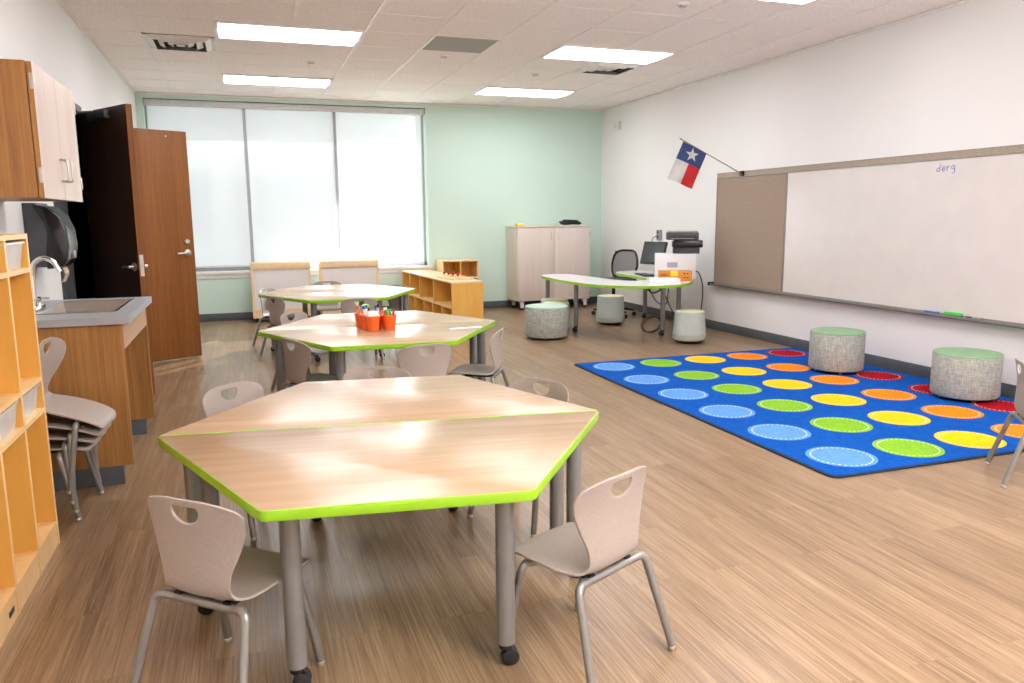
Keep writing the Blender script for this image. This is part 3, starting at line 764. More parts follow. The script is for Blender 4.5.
for k in range(4):
    sx_, sz_, tl = (-.915, -.884, -.853, -.822)[k], (.327, .383, .438, .493)[k], R((0, 6.7, 13.4, 20)[k])
    o = chair(sx_ - .327 * math.sin(tl), 4.01, -6, lb[k], 'stacked chairs by the counter', z=sz_ - .327 * math.cos(tl)); o.rotation_euler.x = -tl

# ------------------------------------------------------------------ trapezoid tables
HL, HS, DP, TH = .802, .362, .812, .607
def rounded(poly, r, seg=4):
    out = []; n = len(poly)
    for i in range(n):
        a, b, c = Vector(poly[i - 1]), Vector(poly[i]), Vector(poly[(i + 1) % n])
        p1 = b + (a - b).normalized() * r; p2 = b + (c - b).normalized() * r
        for k in range(seg + 1):
            t = k / seg; out.append(tuple(p1 * (1 - t) ** 2 + b * 2 * t * (1 - t) + p2 * t * t))
    return out
trap = rounded([(-HL, 0.003), (HL, 0.003), (HS, DP), (-HS, DP)], .022)
def caster(parent, x, y, leg):
    MB().cyl((x, y, .052), (x, y, .075), .022, 14).build('caster_stem', M['rubber'], leg)
    w = MB()
    for s in (-1, 1):
        w.lathe([(.0, -.009), (.018, -.009), (.026, -.005), (.026, .005), (.018, .009), (.0, .009)], n=20, cap=False, T=Matrix.Translation((x - .012, y + s * .014, .0262)) @ Matrix.Rotation(PI / 2, 4, 'X'))
    w.box(x - .024, x + .012, y - .004, y + .004, .02, .056, bev=.003)
    w.build('caster', M['rubber'], leg)
def make_table():
    t = thing('trapezoid_table', '', 'table')
    c = [(x * (1 - .0035 / .8), .003 + (y - .003) * (1 - .006 / .82) + .003) for x, y in trap]
    MB().prism(c, TH - .030, TH, bev=.0015).build('tabletop', M['table'], t)
    MB().mat(M['green']).prism(trap, TH - .031, TH - .0006, bev=.003).build('edge_band', None, t)
    for (x, y) in ((-.665, .13), (.665, .13), (-.308, .645), (.308, .645)):
        l = MB().cyl((x, y, .07), (x, y, TH - .03), .029, 20).build('leg', M['leg'], t)
        MB().lathe([(.05, -.006), (.05, 0), (.032, .001)], c=(x, y, TH - .0305), n=20).build('mounting_plate', M['leg'], l)
        caster(t, x, y, l)
    return t
tb0 = make_table()
tabs = [(.471, 2.759, -8.0, 'nearest lime-edged trapezoid table, {} half of the front hexagon', 'front hexagon of tables'), (.878, 5.36, -3.6, 'lime-edged trapezoid table, {} half of the middle hexagon', 'middle hexagon of tables'), (.91, 8.12, -.5, 'lime-edged trapezoid table, {} half of the hexagon by the window', 'window hexagon of tables')]
first = True
for (x, y, a, lab, grp) in tabs:
    for half, ad in (('near', 180), ('far', 0)):
        l = lab.format(half)
        if first:
            tb0.location = (x, y, 0); tb0.rotation_euler = (0, 0, R(a + ad)); tb0['label'] = l; tb0['group'] = grp; first = False
        else:
            o = dup(tb0, (x, y, 0), R(a + ad), l, grp)
            if 'middle' in l: o.scale = (1.03, 1, 1)

# art caddy on the middle table
ct = thing('art_caddy', 'orange plastic art caddy with cups on the middle table', 'caddy', (.825, 5.235, TH), R(104))
cups = [(-.098, -.055), (0, -.06), (.098, -.055), (-.098, .065), (0, .07), (.098, .065)]
for (x, y) in cups:
    MB().lathe([(.036, .001), (.047, .094), (.053, .096), (.053, .101), (.044, .101), (.034, .006), (.0, .006)], c=(x, y, 0), n=24, cap=False).build('cup', M['orange'], ct)
MB().box(-.05, .05, -.004, .012, .02, .088, bev=.004).build('centre_web', M['orange'], ct)
def in_cup(ci, items):
    base = ct.matrix_basis if False else Matrix.Translation(ct.location) @ Matrix.Rotation(ct.rotation_euler.z, 4, 'Z')
    for (nm, mt, tipm, dx, dy, tx, ty, L, r, lab, cat) in items:
        x, y = cups[ci]; p0 = base @ Vector((x + dx, y + dy, .012)); p1 = base @ Vector((x + dx + tx, y + dy + ty, .012 + L))
        t = thing(nm, lab, cat, p0, 0, 'art supplies in the orange caddy')
        d = p1 - p0
        MB().cyl((0, 0, 0), tuple(d * .86), r, 8).build('barrel', M[mt], t)
        MB().tube([tuple(d * .855), tuple(d)], r * 1.08, 8, r1=r * (.35 if nm == 'pencil' else .95)).build('tip' if nm == 'pencil' else 'cap', M[tipm], t)
in_cup(5, [('pencil', 'penyellow', 'tan', .0, .0, .01, .038, .165, .0055, 'yellow pencil leaning farthest left in the orange caddy', 'pencil'),
           ('pencil', 'penyellow', 'tan', .008, -.008, .012, .02, .150, .0055, 'yellow pencil next to the farthest-left one in the orange caddy', 'pencil'),
           ('pencil', 'penyellow', 'penred', -.008, .008, -.004, .03, .14, .0055, 'short red-tipped yellow pencil at the left of the caddy', 'pencil')])
in_cup(1, [('pencil', 'penyellow', 'tan', .0, .0, -.02, -.012, .142, .0055, 'yellow pencil standing upright in the middle of the caddy', 'pencil'), ('marker', 'penyellow', 'orange', .01, .0, .005, -.005, .125, .008, 'yellow marker with orange cap in the caddy', 'marker')])
in_cup(4, [('marker', 'paper', 'penblue', -.01, .006, -.004, .015, .150, .010, 'white marker with blue cap, left of two at the caddy back', 'marker'), ('marker', 'paper', 'penblue', .012, -.004, .004, -.004, .150, .010, 'white marker with blue cap, right of two at the caddy back', 'marker'),
           ('glue_stick', 'orange', 'ink', .0, -.012, .02, -.01, .13, .011, 'orange glue stick with black cap in the caddy', 'glue stick')])
in_cup(2, [('marker', 'pensky', 'penblue', .012, .0, .016, .004, .13, .008, 'sky blue marker at the back right of the caddy', 'marker'), ('marker', 'paper', 'ink', -.01, .004, -.006, .0, .14, .008, 'white marker with black cap in the caddy', 'marker')])
in_cup(0, [('marker', 'pengreen', 'pengreen', -.002, .014, -.008, .012, .125, .0085, 'green marker, left of two in the front right caddy cup', 'marker'), ('marker', 'pengreen', 'pengreen', -.008, .0, -.01, .002, .128, .0085, 'green marker, right of two in the front right caddy cup', 'marker'),
           ('marker', 'penred', 'penred', .002, -.018, .0, -.016, .118, .0085, 'red marker at the right of the front right caddy cup', 'marker'), ('glue_stick', 'orange', 'paper', 0.014, .006, .02, .01, .135, .011, 'orange glue stick with white cap in the caddy', 'glue stick')])
t = thing('stamp', 'lime green stamp with dark blue grip at the caddy back', 'stamp', ct.location + Vector((-.06, .045, .135)))
MB().lathe([(.004, -.12), (.006, -.02), (.012, -.015), (.012, 0)], n=12).build('grip', M['penblue'], t); MB().lathe([(.014, 0), (.026, .008), (.026, .022), (.01, .03)], n=14).build('head', M['limep'], t)
# crumpled tissue in the front middle cup
bm = bmesh.new(); bmesh.ops.create_icosphere(bm, subdivisions=3, radius=.042)
for v in bm.verts: v.co *= 1 + random.uniform(-.16, .16); v.co.z *= .8
q = MB(); q._merge(bm); o = tag(q.build('tissue', M['paper']), 'crumpled white tissue in the front cup of the orange caddy', 'tissue')
pw = Matrix.Translation(ct.location) @ Matrix.Rotation(ct.rotation_euler.z, 4, 'Z') @ Vector((-.098, .065, .100)); o.location = pw
# paper strip
o = tag(MB().box(-.115, .115, -.03, .03, 0, .0012).build('paper_strip', M['paper'], smooth=False), 'white paper strip lying on the right of the middle table', 'paper'); o.location = (1.395, 5.02, TH + .0005); o.rotation_euler = (0, 0, R(6))

# ------------------------------------------------------------------ rug
RX0, RX1, RY0, RY1 = 2.80, 5.24, 3.075, 6.44
r = MB(); r.mat(M['rug_edge']).prism(rounded([(RX0, RY0), (RX1, RY0), (RX1, RY1), (RX0, RY1)], .06), 0, .009, bev=.002)
r.mat(M['rug']).prism(rounded([(RX0 + .018, RY0 + .018), (RX1 - .018, RY0 + .018), (RX1 - .018, RY1 - .018), (RX0 + .018, RY1 - .018)], .05), .009, .011)
cols = [(3.088, 'c_lb'), (3.565, 'c_gr'), (4.037, 'c_ye'), (4.500, 'c_or'), (4.955, 'c_re')]; rows_y = [6.17, 5.572, 5.003, 4.435, 3.880, 3.345]
for cx, mt in cols:
    for cy in rows_y:
        r.mat(M[mt]); r.poly([(cx + .188 * math.cos(2 * PI * k / 48), cy + .188 * math.sin(2 * PI * k / 48), .0116) for k in range(48)])
        r.mat(M['c_wh'])
        for k in range(34):
            a0 = 2 * PI * k / 34; a1 = a0 + 2 * PI / 34 * .55
            ra, rb = .158, .166
            r.poly([(cx + ra * math.cos(a0), cy + ra * math.sin(a0), .0122), (cx + rb * math.cos(a0), cy + rb * math.sin(a0), .0122), (cx + rb * math.cos(a1), cy + rb * math.sin(a1), .0122), (cx + ra * math.cos(a1), cy + ra * math.sin(a1), .0122)])
tag(r.build('rug', None, smooth=False), 'blue classroom rug with rows of coloured dots on the floor', 'rug')

# ------------------------------------------------------------------ ottomans and stools
def ottoman(x, y, rad, h, label, top, z=0.0):
    t = thing('ottoman', label, 'ottoman', (x, y, z), 0, 'round tweed ottomans')
    MB().lathe([(rad - .03, .024), (rad - .008, .026), (rad, .038), (rad, h - .022), (rad - .004, h - .014)], n=48, cap=False).build('tweed_side', M['tweed'], t)
    MB().lathe([(rad - .004, h - .016), (rad + .001, h - .012), (rad - .003, h - .003), (rad - .02, h), (.001, h + .002)], n=48, cap=False).build('seat_top', M[top], t)
    MB().lathe([(rad - .035, .012), (rad - .028, .026), (.001, .026)], n=40, cap=False).build('base', M['rubber'], t)
    for k in range(4):
        a = PI / 4 + k * PI / 2 + .3
        MB().lathe([(.012, 0), (.015, .003), (.010, .013)], c=((rad - .06) * math.cos(a), (rad - .06) * math.sin(a), 0), n=14).build('foot', M['nickel'], t)
RZ = .0118
ottoman(4.78, 5.307, .222, .352, 'grey-green tweed ottoman with green top on the rug, farther of two', 'mintv', RZ)
ottoman(4.94, 4.171, .225, .338, 'grey-green tweed ottoman with green top on the rug, nearer to us', 'mintv', RZ)
ottoman(3.173, 8.033, .240, .366, 'tweed ottoman with pale mint top in front of the white cabinet', 'mintp')
def stool(x, y, label, r0=.155, r1=.178, h=.355):
    t = thing('wobble_stool', label, 'stool', (x, y, 0), 0, 'tapered stools at the desk')
    MB().lathe([(.09, 0.0), (.125, .004), (r1 - .012, .03), (r1 - .012, .036)], n=40, cap=True).build('rocker_base', M['rubber'], t)
    MB().lathe([(r1 - .012, .034), (r1 - .001, .045), (r1, .10), (r1 - .001, .101), (r1 - .003, .104), (r0 + .004, h - .012), (r0, h - .006)], n=40, cap=False).build('body', M['stool'], t)
    MB().lathe([(r0 + .002, h - .010), (r0 - .002, h - .002), (r0 - .02, h), (.001, h + .001)], n=40, cap=False).build('seat_pad', M['stooltop'], t)
stool(3.455, 8.44, 'sage stool behind the tweed ottoman, beside the desk leg', .158, .179, .346); stool(3.60, 8.84, 'sage stool farthest back, under the left end of the curved desk', .165, .175, .342)
stool(4.327, 8.764, 'sage stool standing alone under the middle of the curved desk', .160, .178, .363); stool(4.469, 7.152, 'sage stool in front of the desk end, near the whiteboard', .152, .178, .342)

# ------------------------------------------------------------------ curved desk
ol = [(3.50, 9.02), (3.455, 8.6), (3.468, 8.1), (3.57, 7.55), (3.87, 7.24), (4.27, 7.18), (4.56, 7.34), (4.84, 7.70), (5.01, 8.10), (5.06, 8.6), (5.09, 9.05), (4.98, 9.28), (4.70, 9.26), (4.53, 9.0), (4.51, 8.55), (4.46, 8.1), (4.30, 7.86), (4.13, 7.87), (4.02, 8.12), (3.97, 8.6), (3.94, 9.0), (3.86, 9.17), (3.66, 9.19)]
def closed(P, n=8):
    out = []; m = len(P)
    for i in range(m):
        p0, p1, p2, p3 = P[i - 1], P[i], P[(i + 1) % m], P[(i + 2) % m]
        for k in range(n):
            t = k / n
            out.append(tuple(0.5 * (2 * b + (c - a) * t + (2 * a - 5 * b + 4 * c - d) * t * t + (-a + 3 * b - 3 * c + d) * t ** 3) for a, b, c, d in zip(p0, p1, p2, p3)))
    return out
TD = .622
dk = thing('horseshoe_desk', 'white horseshoe desk with lime edge beside the right wall', 'desk', (4.28, 8.1, 0))
po = [(x - 4.28, y - 8.1) for x, y in closed(ol)]
def inset(P, q):
    n = len(P); out = []
    for i in range(n):
        a, b = Vector(P[i - 1]), Vector(P[(i + 1) % n]); d = (b - a).normalized(); out.append((P[i][0] - d.y * q, P[i][1] + d.x * q))
    return out
area = sum(po[i][0] * po[(i + 1) % len(po)][1] - po[(i + 1) % len(po)][0] * po[i][1] for i in range(len(po)))
pin = inset(po, .003 if area > 0 else -.003)
w = MB()
def fillpoly(mb, P, z):
    bm = bmesh.new(); vs = [bm.verts.new((x, y, z)) for x, y in P]; es = [bm.edges.new((vs[i], vs[(i + 1) % len(vs)])) for i in range(len(vs))]
    bmesh.ops.triangle_fill(bm, use_beauty=True, edges=es); mb._merge(bm)
w.mat(M['whitetop']); fillpoly(w, pin, TD); w.band(pin, TD - .028, TD); fillpoly(w, pin, TD - .028)
w.build('desktop', None, dk)
w = MB().mat(M['green']); w.band(po, TD - .031, TD - .0015)
for z, q in ((TD - .0015, 1), (TD - .031, 1)):
    for i in range(len(po)):
        j = (i + 1) % len(po); w.poly([(*po[i], z), (*po[j], z), (*pin[j], z), (*pin[i], z)])
w.build('edge_band', None, dk)
for (x, y) in ((3.66, 8.32), (4.435, 7.66), (5.0, 9.10), (4.88, 8.06), (3.60, 9.07)):
    x -= 4.28; y -= 8.1
    l = MB().cyl((x, y, .07), (x, y, TD - .028), .027, 18).build('leg', M['leg'], dk); caster(dk, x, y, l)

# things on the desk
t = thing('white_carton', 'white carton with grey label on the desk, printer on top', 'box', (4.785, 8.0, TD), R(-28))
MB().box(-.235, .225, -.13, .15, 0, .285, bev=.002).build('carton_body', M['card'], t)
MB().box(-.10, .02, -.1315, -.130, .13, .19).build('label', M['greylabel'], t, smooth=False)
t = thing('printer', 'black printer stacked on the white carton by the wall', 'printer', (4.90, 8.0, TD + .285), R(-28))
MB().box(-.13, .17, -.10, .13, 0, .075, bev=.004).build('lower_body', M['greyp'], t)
MB().box(-.14, .20, -.15, .14, .072, .155, bev=.008).build('paper_tray_unit', M['blackp'], t)
u = MB().box(-.21, .155, -.13, .14, .158, .245, bev=.01).build('scanner_unit', M['greyp'], t)
MB().box(-.17, .12, -.133, -.128, .178, .215, bev=.002).build('output_slot', M['ink'], u); MB().box(-.16, .10, -.136, -.130, .172, .180).build('slot_lip', M['silverp'], u, smooth=False)
MB().box(-.20, .145, -.12, .13, .2445, .262, bev=.006).build('lid', M['silverp'], u)
o = tag(MB().box(-.105, .0, -.15, .08, 0, .003).build('paper_sheet', M['paper'], smooth=False), 'white sheet sticking out to the left of the printer', 'paper'); o.location = (4.75, 8.0, TD + .285 + .1565); o.rotation_euler = (0, 0, R(-28))
t = thing('orange_carton', 'orange printed box with yellow sticker in front of the white carton', 'box', (4.57, 7.64, TD), R(-30))
MB().box(-.185, .185, -.05, .05, 0, .115, bev=.002).build('box_body', M['orangebox'], t)
MB().box(-.05, .03, -.0515, -.050, .055, .115).build('sticker', M['yellow'], t, smooth=False)
q = MB(); q.lathe([(.010, 0), (.010, .001)], n=16, T=Matrix.Translation((.10, -.0502, .085)) @ Matrix.Rotation(PI / 2, 4, 'X')); q.lathe([(.008, 0), (.008, .001)], n=16, T=Matrix.Translation((.135, -.0502, .085)) @ Matrix.Rotation(PI / 2, 4, 'X'))
for k, (a, b2) in enumerate(((.085, .115), (.12, .15))): q.box(a, b2, -.0512, -.050, .035, .043)
for k in range(3): q.box(-.16, -.10 + .01 * k, -.0512, -.050, .08 - .012 * k, .084 - .012 * k)
q.build('printed_marks', M['ink'], t, smooth=False)
t = tag(MB().box(-.15, .15, -.11, .11, 0, .052, bev=.002).build('paper_ream', M['paper']), 'white ream of paper lying at the front of the desk', 'paper ream'); t.location = (4.31, 7.42, TD); t.rotation_euler = (0, 0, R(-20))
t = thing('monitor', 'black computer monitor tilted on the desk', 'monitor', (4.83, 8.60, TD), R(-68))
MB().box(-.10, .10, -.08, .08, 0, .014, bev=.004).build('foot', M['silverp'], t)
MB().tube([(0, .04, .01), (0, .05, .12), (0, .035, .24)], .016, 10).build('stand', M['silverp'], t)
Tt = Matrix.Translation((0, 0, .26)) @ Matrix.Rotation(R(-18), 4, 'X')
MB().box(-.175, .175, -.012, .022, -.14, .15, bev=.005, T=Tt).build('bezel', M['blackp'], t)
MB().box(-.162, .162, -.0135, -.0115, -.12, .137, T=Tt).build('screen', M['screen'], t, smooth=False)
t = thing('keyboard', 'black keyboard at the inner edge of the desk, before the monitor', 'keyboard', (4.635, 8.46, TD + .0003), R(78))
MB().box(-.2, .2, -.07, .07, 0, .016, bev=.003).build('case', M['blackp'], t)
k = MB()
for i in range(14):
    for j in range(5): k.box(-.188 + i * .0271, -.188 + i * .0271 + .022, -.058 + j * .024, -.058 + j * .024 + .019, .016, .021)
kk = k.build('keys', M['greyp'], t, smooth=False)
# cables
cab = lambda pts, r, lab: tag(MB().tube(catmull(pts, 8), r, 8).build('cable', M['rubber']), lab, 'cable', 'black cables at the desk')
cab([(4.985, 7.93, .70), (5.04, 7.90, .68), (5.075, 7.86, .52), (5.05, 7.84, .25), (4.98, 7.84, .008), (4.88, 7.9, .008)], .007, 'black power cord hanging from the desk end to the floor')
cab([(4.62, 8.4, .56), (4.68, 8.25, .33), (4.74, 8.12, .30), (4.82, 8.2, .45), (4.90, 8.3, .56)], .006, 'black cable drooping under the desk between its legs')
cab([(4.80, 8.4, .57), (4.88, 8.2, .20), (5.0, 8.1, .02), (5.1, 8.3, .008), (5.2, 8.6, .008)], .006, 'black cable running from under the desk down to the floor')
lp = [(4.46 + .13 * math.cos(a), 7.90 + .04 * math.sin(a), .095 + .085 * math.sin(a * 1.0 + .3)) for a in [2 * PI * k / 10 for k in range(23)]]
cab([(x, y + .004 * i, max(.008, z)) for i, (x, y, z) in enumerate(lp)], .006, 'coiled black cable on the floor behind the desk leg')
cab([(4.36, 7.95, .57), (4.42, 7.9, .47), (4.56, 7.95, .49), (4.55, 8.0, .53), (4.40, 7.98, .50), (4.46, 8.05, .57)], .009, 'short black cable bundle hooked under the front of the desk')
# office chair
oc = thing('office_chair', 'black mesh-back office chair behind the curved desk', 'chair', (4.72, 9.47, 0), R(206) - PI / 2)
for k in range(5):
    a = 2 * PI * k / 5 + .3
    l = MB().tube([(0, 0, .11), (.15 * math.cos(a), .15 * math.sin(a), .10), (.29 * math.cos(a), .29 * math.sin(a), .075)], .020, 8, r1=.013).build('base_arm', M['blackp'], oc)
    MB().lathe([(0, -.02), (.022, -.02), (.028, -.012), (.028, .012), (.022, .02), (0, .02)], n=16, cap=False, T=Matrix.Translation((.29 * math.cos(a), .29 * math.sin(a), .0285)) @ Matrix.Rotation(a, 4, 'Z') @ Matrix.Rotation(PI / 2, 4, 'X')).build('caster', M['rubber'], l)
MB().cyl((0, 0, .10), (0, 0, .42), .024, 16).build('gas_column', M['blackp'], oc)
MB().box(-.09, .09, -.12, .12, .415, .45, bev=.01).build('mechanism', M['greyp'], oc)
MB().tube([(.08, .02, .43), (.2, .03, .425), (.25, .03, .42)], .008, 8).build('tilt_lever', M['blackp'], oc)
MB().box(-.235, .235, -.22, .24, .45, .51, bev=.025, seg=4).build('seat', M['greyp'], oc)
MB().tube([(0, -.15, .43), (0, -.27, .45), (0, -.29, .56)], .022, 10, fillet=.05).build('back_support', M['blackp'], oc)
def bk(u, v): return (u * (.215 - .03 * abs(v)), -.27 - .03 * v + .05 * u * u - .02 * (1 - v * v), .69 + .19 * v)
fr = []
for k in range(33):
    a = 2 * PI * k / 32; cu, cv = math.cos(a), math.sin(a); q = (abs(cu) ** 4 + abs(cv) ** 4) ** -.25; fr.append(bk(cu * q, cv * q))
MB().tube(fr, .015, 8).build('back_frame', M['blackp'], oc)
k = MB(); n = 10; gv = [[k.bm.verts.new(bk(-.97 + 1.94 * i / n, -.97 + 1.94 * j / n)) for i in range(n + 1)] for j in range(n + 1)]
for i in range(n):
    for j in range(n): k.bm.faces.new((gv[j][i], gv[j][i + 1], gv[j + 1][i + 1], gv[j + 1][i]))
k.build('mesh_back', M['mesh_fabric'], oc)
# wall outlet with a lead, white alarm box
t = thing('wall_outlet', 'grey outlet box with a thin lead on the wall above the monitor', 'outlet', (XR, 9.22, 1.03))
MB().box(-.035, 0, -.045, .045, 0, .13, bev=.004).build('box', M['silverp'], t)
for z in (.03, .085): MB().box(-.038, -.034, -.02, .02, z, z + .025, bev=.001).build('socket', M['ink'], t)
MB().tube(catmull([(-.04, .0, .05), (-.07, .05, .03), (-.05, .13, -.03), (-.03, .16, -.14)], 6), .005, 6).build('lead', M['rubber'], t)
t = thing('alarm_box', 'small white box high on the right wall near the back corner', 'alarm', (XR, 10.496, 2.58))
MB().box(-.045, 0, -.09, .09, 0, .12, bev=.008).build('housing', M['device'], t)
for z in (.04, .07): MB().box(-.047, -.044, -.03, .03, z, z + .006).build('slot', M['silverp'], t, smooth=False)

# ------------------------------------------------------------------ whiteboard wall
WB0, WB1, WBM, BZ0, BZ1 = 3.02, 7.90, 6.665, .56, 1.765
t = thing('whiteboard', 'long whiteboard on the right wall with aluminium tray', 'whiteboard', (XR, WB0, BZ0))
MB().box(-.018, 0, 0, WBM - WB0 - .012, 0, BZ1 - BZ0).build('writing_surface', M['whiteboard'], t, smooth=False)
f = MB(); L = WBM - WB0 - .012
f.box(-.024, 0, L, L + .012, 0, BZ1 - BZ0).box(-.024, 0, -.015, 0, 0, BZ1 - BZ0)
f.build('side_trim', M['trayalu'], t, smooth=False)
LW = WB1 - WB0
tr = MB(); pr = [(0, -.030), (-.075, -.030), (-.085, -.018), (-.085, -.004), (-.078, -.004), (-.074, -.012), (-.018, -.012), (-.018, 0), (0, 0)]
Ty = Matrix(((1, 0, 0, 0), (0, 0, 1, 0), (0, 1, 0, 0), (0, 0, 0, 1)))
tr.prism(pr, 0, LW, T=Ty); tr.build('marker_tray', M['trayalu'], t, smooth=False)
MB().box(-.09, 0, LW, LW + .03, -.034, .006, bev=.006).build('tray_end_cap', M['rubber'], t)
mr = MB(); mr.mat(M['rail']).box(-.022, 0, 0, LW, BZ1 - BZ0 + .008, BZ1 - BZ0 + .052); mr.mat(M['trayalu']).box(-.026, 0, 0, LW, BZ1 - BZ0 - .002, BZ1 - BZ0 + .008).box(-.026, 0, 0, LW, BZ1 - BZ0 + .052, BZ1 - BZ0 + .058)
mr.build('map_rail', None, t, smooth=False)
# the written word, as strokes on the surface
hw_ = MB()
def stroke(pts, y0, z0, s):
    P = [(-.0195, y0 - a * s * .9, z0 + b * s) for a, b in pts]        # the viewer's right is -y
    hw_.tube(P, .0027, 6)
yy, zz, s_ = 4.855 - WB0, 1.672 - BZ0, .062
stroke([(.55, 1.0), (.55, .05)], yy, zz, s_); stroke([(.55, .42), (.3, .5), (.05, .32), (.05, .1), (.3, .0), (.55, .12)], yy, zz, s_)
stroke([(.95, .28), (1.4, .32), (1.38, .55), (1.15, .65), (.95, .45), (.95, .15), (1.15, .02), (1.4, .10)], yy, zz, s_)
stroke([(1.75, .62), (1.77, .02)], yy, zz, s_); stroke([(1.77, .40), (1.95, .62), (2.1, .62)], yy, zz, s_)
stroke([(3.0, .62), (2.75, .70), (2.5, .55), (2.5, .3), (2.75, .22), (3.0, .38), (3.0, .66), (3.02, -.05), (2.9, -.28), (2.6, -.25)], yy, zz, s_)
hw_.build('handwriting', M['blueink'], t)
tb = thing('tackboard', 'taupe fabric tackboard at the left end of the whiteboard', 'tackboard', (XR, WBM, BZ0))
MB().box(-.020, 0, 0.012, WB1 - WBM - .012, 0, BZ1 - BZ0 - .004).build('fabric_panel', M['tack'], tb, smooth=False)
MB().box(-.024, 0, WB1 - WBM - .012, WB1 - WBM, 0, BZ1 - BZ0 - .004).build('side_trim', M['trayalu'], tb, smooth=False)
def marker(y, L, body, cap, label, r=.0085, capfirst=True):
    m_ = thing('marker', label, 'marker', (XR - .045, y, BZ0 - .012 + r), 0, 'markers on the whiteboard tray')
    MB().cyl((0, 0, 0), (0, -L * .62, 0), r * .96, 12).build('barrel', M[body], m_)
    MB().cyl((0, L * .0, 0), (0, L * .38, 0), r, 12).build('cap', M[cap], m_)
    return m_
marker(4.79, .13, 'penblue', 'penblue', 'blue marker on the whiteboard tray, left of the green eraser', .010)
marker(4.40, .13, 'silverp', 'ink', 'grey marker with black cap on the whiteboard tray')
t = thing('eraser', 'bright green whiteboard eraser lying on the tray', 'eraser', (XR - .045, 4.57, BZ0 - .0115))
MB().box(-.022, .022, -.07, .07, .008, .030, bev=.004).build('grip', M['pengreen'], t); MB().box(-.021, .021, -.068, .068, 0, .009).build('felt', M['greyp'], t, smooth=False)

# flag on its stick
t = thing('flag', 'small blue, white and red flag with one white star on a stick', 'flag', (XR - .024, 7.402, 1.79))
ax = Vector((4.465, 7.4, 2.142)) - Vector(t.location)
MB().box(-.03, .0, -.025, .025, -.02, .035, bev=.004).build('bracket', M['blackp'], t)
MB().tube([(-.01, 0, 0), tuple(ax)], .0055, 8).build('stick', M['stick'], t)
MB().lathe([(.003, 0), (.009, .008), (.004, .022), (.0005, .03)], n=10, T=Matrix.Translation(ax) @ ax.to_track_quat('Z', 'Y').to_matrix().to_4x4()).build('finial', M['stick'], t)
P00, P10 = Vector((4.487, 7.4, 2.123)) - Vector(t.location), Vector((4.777, 7.4, 2.000)) - Vector(t.location)
P01, P11 = Vector((4.308, 7.4, 1.734)) - Vector(t.location), Vector((4.611, 7.4, 1.628)) - Vector(t.location)
def fp(u, v, off=0.0):
    p = (P00 * (1 - u) + P10 * u) * (1 - v) + (P01 * (1 - u) + P11 * u) * v
    return p + Vector((0, .012 * v * math.sin(u * 7 + v * 2) - off, 0))
k = MB(); nu, nv = 12, 18; gv = [[k.bm.verts.new(fp(i / nu, j / nv)) for i in range(nu + 1)] for j in range(nv + 1)]
k.mats = [M['flagblue'], M['flagwhite'], M['flagred']]
for j in range(nv):
    for i in range(nu):
        f = k.bm.faces.new((gv[j][i], gv[j][i + 1], gv[j + 1][i + 1], gv[j + 1][i])); f.material_index = 0 if j < nv * .39 else (1 if i < nu / 2 else 2)
cl = k.build('cloth', None, t)
st = MB().mat(M['flagwhite'])
for off in (.003, -.003):
    pts = []
    for q in range(10):
        rr = .26 if q % 2 == 0 else .105; a = PI / 2 + q * PI / 5 + .25
        pts.append(fp(.5 + rr * math.cos(a) * 1.0, .205 - rr * math.sin(a) * .72, off))
    c = sum(pts, Vector()) / 10
    for q in range(10): st.poly([c, pts[q], pts[(q + 1) % 10]])
st.build('star', None, cl, smooth=False)

# ------------------------------------------------------------------ storage at the back
t = thing('storage_cabinet', 'cream two-door storage cabinet on casters against the mint wall', 'cabinet', (3.722, 10.545, 0))
W_, D_, H0, H1 = 1.14, .49, .132, 1.216
MB().box(0, W_, .02, D_, H0, H1 - .025).build('cabinet_body', M['creamside'], t, smooth=False)
MB().box(-.008, W_ + .008, -.005, D_, H1 - .025, H1, bev=.003).build('top_board', M['creamside'], t)
for k in range(2):
    a, b2 = (.004, W_ / 2 - .002) if k == 0 else (W_ / 2 + .002, W_ - .004)
    dr = MB().box(a, b2, 0, .019, H0 + .003, H1 - .028, bev=.0015).build('door', M['cream'], t)
    xk = b2 - .05 if k == 0 else a + .05
    MB().tube([(xk, 0, 1.02), (xk, -.028, 1.02), (xk, -.028, 1.12), (xk, 0, 1.12)], .005, 8, fillet=.012).build('handle', M['nickel'], dr)
    for z in (.18, 1.07): MB().box((a if k == 0 else b2) - .008, (a if k == 0 else b2) + .008, -.004, .012, z, z + .06, bev=.002).build('hinge', M['nickel'], dr)
for (x, y) in ((.07, .04), (W_ - .07, .04), (.07, D_ - .07), (W_ - .07, D_ - .07)):
    c = MB().box(x - .045, x + .045, y - .035, y + .035, H0 - .006, H0, bev=.001).build('caster_plate', M['nickel'], t)
    w = MB().lathe([(0, -.015), (.042, -.015), (.051, -.01), (.051, .01), (.042, .015), (0, .015)], n=20, cap=False, T=Matrix.Translation((x, y, .0515)) @ Matrix.Rotation(R(20), 4, 'Z') @ Matrix.Rotation(PI / 2, 4, 'X')).build('caster_wheel', M['rubber'], c)
    MB().box(x - .028, x + .028, y - .026, y - .019, .035, H0 - .012).box(x - .028, x + .028, y + .019, y + .026, .035, H0 - .012).box(x - .028, x + .028, y - .026, y + .026, H0 - .014, H0 - .005).build('caster_fork', M['device'], c, smooth=False)
o = tag(MB().box(-.055, .055, -.045, .045, 0, .04, bev=.012, seg=3).build('sponge', M['yellow']), 'yellow sponge block on top of the cream cabinet', 'sponge'); o.location = (3.84, 10.78, H1)
pts = []
for k in range(60):
    a = k * .9; pts.append((.15 * math.cos(a) * (.7 + .3 * math.sin(k * 1.7)) , .09 * math.sin(a) * (.8 + .2 * math.cos(k * 2.3)), .012 + .05 * abs(math.sin(k * .37)) * (1 - k / 90)))
